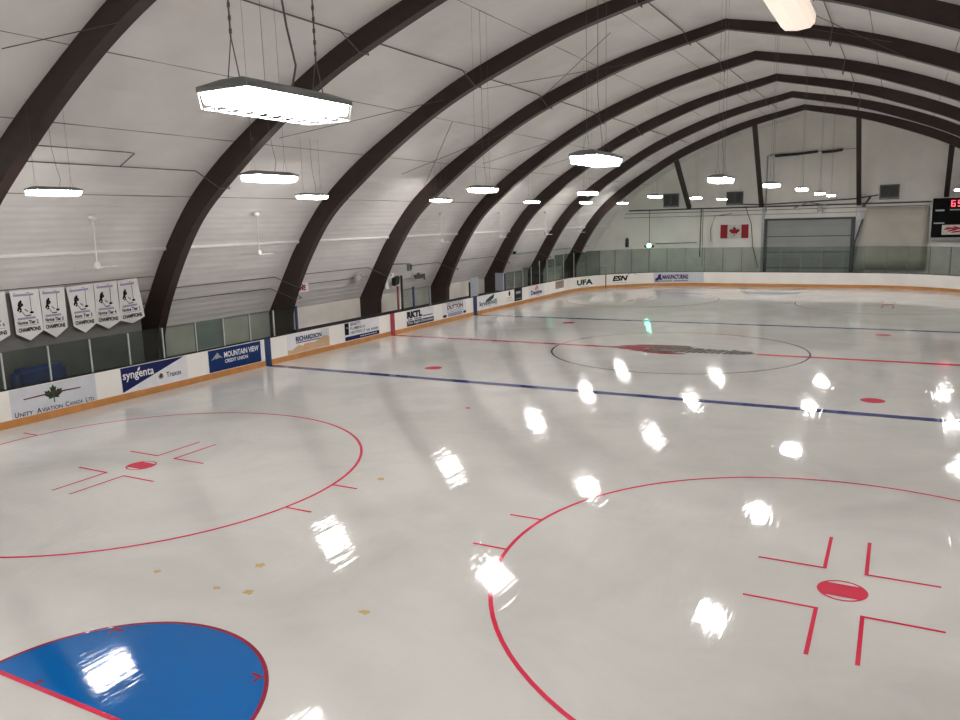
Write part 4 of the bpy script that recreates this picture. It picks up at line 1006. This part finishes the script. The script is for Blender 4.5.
# tarp right of door
bm = B(); n = 10; g = []
for j in range(7):
    v = j / 6; row = []
    for i in range(n + 1):
        u = i / n; xa = 4.95 + .0; xb = 4.35
        x = (xa + (xb - xa) * v) + u * (8.62 - (xa + (xb - xa) * v)); row.append(bm.verts.new((x, YF - .22 + .05 * math.sin(u * 21) * (.3 + v), 5.12 - v * 4.1)))
    g.append(row)
for j in range(6):
    for i in range(n): bm.faces.new((g[j][i], g[j][i + 1], g[j + 1][i + 1], g[j + 1][i]))
o = obj('hanging_tarp', bm, M['tarp'], smooth=True); tag(o, 'cream tarp hanging on the far wall right of the overhead door', 'tarp'); o.modifiers.new('t', 'SOLIDIFY').thickness = .01
run('wall_strut', [(5.15, YF - .62, 5.85), (4.72, YF - .62, 5.2)], .08, 'doorframe', 'short dark strut at the top corner of the cream tarp', 'strut', None)
run('hanging_rope', [(4.75, YF - .35, 4.4), (4.35, YF - .35, 2.9), (4.2, YF - .35, .9)], .06, 'doorframe', 'dark slanted strap along the edge of the cream tarp', 'strap', None)
run('hanging_rope', [(-2.9, YF - .1, 5.5), (-2.45, YF - .12, 4.2), (-2.3, YF - .12, 2.6), (-1.9, YF - .12, 1.1)], .025, 'cable', 'thin rope hanging past the right edge of the flag', 'rope', None)
run('hanging_rope', [(-3.8, YF - .1, 5.0), (-5.0, YF - .12, 4.85), (-5.3, YF - .12, 3.9), (-5.25, YF - .12, 3.0)], .025, 'cable', 'thin looped rope left of the flag', 'rope', None)
run('hanging_rope', [(-5.9, YF - .6, 5.4), (-5.95, YF - .6, 1.9)], .04, 'doorframe', 'thin dark pole hanging on the far wall left of the flag', 'pole', None)
run('wall_rail', [(-9.4, YF - .08, 2.9), (-6.3, YF - .08, 2.95)], .04, 'steel', 'thin grey rail on the far wall right of the green lamp', 'rail', None)
r = thing('wall_horn', 'narrow black horn speaker on the far left wall', 'speaker', (-11.62, YF - .12, 3.0))
bm = B(); lathe(bm, [(.05, -.36), (.13, -.34), (.14, .0), (.12, .3), (.05, .36)], 12); obj('horn_body', bm, M['black'], r)
bm = B(); box(bm, -.03, .03, .05, .12, -.1, .1); obj('mount', bm, M['steel'], r)
vbox('storage_chest', -13.9, -12.9, 30.0, 30.7, 0, 1.28, 'white', 'white storage chest behind the glass in the far left corner', 'chest', r=.04)
# goal lamp on the glass
p = bp(48.56, 2.68, -.06)
r = thing('goal_lamp', 'glowing green goal lamp on the far left glass', 'lamp', p)
bm = B(); tube(bm, [(0, 0, .005), (0, 0, .1)], .03, 8); obj('stem', bm, M['black'], r)
bm = B(); lathe(bm, [(.03, .09), (.13, .11), (.145, .22), (.09, .33), (.01, .36)], 16); obj('green_dome', bm, M['greenlamp'], r, True)
for sx in (-1, 1):
    bm = B(); bevbox(bm, sx * .28 - .07, sx * .28 + .07, -.06, .06, .08, .24, .02); obj('side_lamp', bm, M['black'], r)
bm = B(); box(bm, -.30, .30, -.02, .02, .06, .09); obj('bracket', bm, M['black'], r)
# scoreboard
r = thing('scoreboard', 'black scoreboard with red digits cut off by the right photo edge', 'scoreboard', (0, 0, 0))
bm = B(); wbox(bm, 8.78, 12.6, 3.1, 5.60, .32, .02); obj('cabinet', bm, M['nearblack'], r)
bm = B(); wbox(bm, 8.66, 8.78, 2.92, 5.5, .30, .02); wbox(bm, 8.66, 12.6, 2.92, 3.1, .34, .02); obj('frame', bm, M['steel'], r)
SEG = {'6': 'afgedc', '5': 'afgcd', '2': 'abged', '0': 'abcdef'}
def digit(bm, ch, x, z, w, h):
    f = lambda u, v: (u, YF - .33, v); t = .055
    R_ = {'a': (x, x + w, z + h - t, z + h), 'd': (x, x + w, z, z + t), 'g': (x, x + w, z + h / 2 - t / 2, z + h / 2 + t / 2), 'f': (x, x + t, z + h / 2, z + h), 'e': (x, x + t, z, z + h / 2), 'b': (x + w - t, x + w, z + h / 2, z + h), 'c': (x + w - t, x + w, z, z + h / 2)}
    for s_ in SEG[ch]: put_rect(bm, f, *R_[s_])
bm = B()
for i, ch in enumerate('65'): digit(bm, ch, 9.80 + i * .36, 5.05, .24, .40)
obj('led_digits', bm, M['led'], r, fix=False)
bm = B(); put_rect(bm, wf(.33), 8.95, 9.45, 4.78, 4.88); put_rect(bm, wf(.33), 8.9, 9.5, 3.98, 4.06); put_rect(bm, wf(.33), 9.75, 10.3, 4.82, 4.88); obj('caption_plates', bm, M['steel'], r, fix=False)
bm = B(); put_rect(bm, wf(.335), 9.38, 11.6, 3.28, 3.9); o = obj('emblem_panel', bm, M['flagwhite'], r, fix=False)
bm = B()
for k, (a, b3) in enumerate([((9.5, 3.62), (10.1, 3.70)), ((9.7, 3.5), (10.3, 3.62)), ((9.9, 3.42), (10.6, 3.52)), ((9.6, 3.72), (10.4, 3.62)), ((10.0, 3.78), (10.6, 3.60))]):
    feather(bm, lambda u, v, k=k: (u, YF - .338 - k * .001, v), a[0], a[1], b3[0], b3[1], .11, .02)
obj('red_emblem', bm, M['ink_red'], o, fix=False)

# ------------------------------------------------------------------ camera, world, view
cam = bpy.data.cameras.new('camera'); co = bpy.data.objects.new('camera', cam); C.objects.link(co)
r_, u_, f_ = Vector((0.88269331, 0.46923402, -0.02592222)), Vector((-0.05878953, 0.16498095, 0.98454308)), Vector((-0.46625778, 0.86752563, -0.17321362))
mw = Matrix((( r_.x, u_.x, -f_.x, 7.0958), (r_.y, u_.y, -f_.y, -28.5073), (r_.z, u_.z, -f_.z, 4.8337), (0, 0, 0, 1)))
co.matrix_world = mw
cam.sensor_width = 36; cam.lens = 36 * 781.88 / 960; cam.clip_end = 300; cam.clip_start = .05
S.camera = co
w = bpy.data.worlds.new('world'); S.world = w; w.use_nodes = True
w.node_tree.nodes['Background'].inputs['Color'].default_value = (.01, .01, .011, 1)
S.view_settings.view_transform = 'Standard'; S.view_settings.look = 'None'; S.view_settings.gamma = 1; S.view_settings.use_curve_mapping = False
S.view_settings.exposure = 0.12
S.cycles.transparent_max_bounces = 64
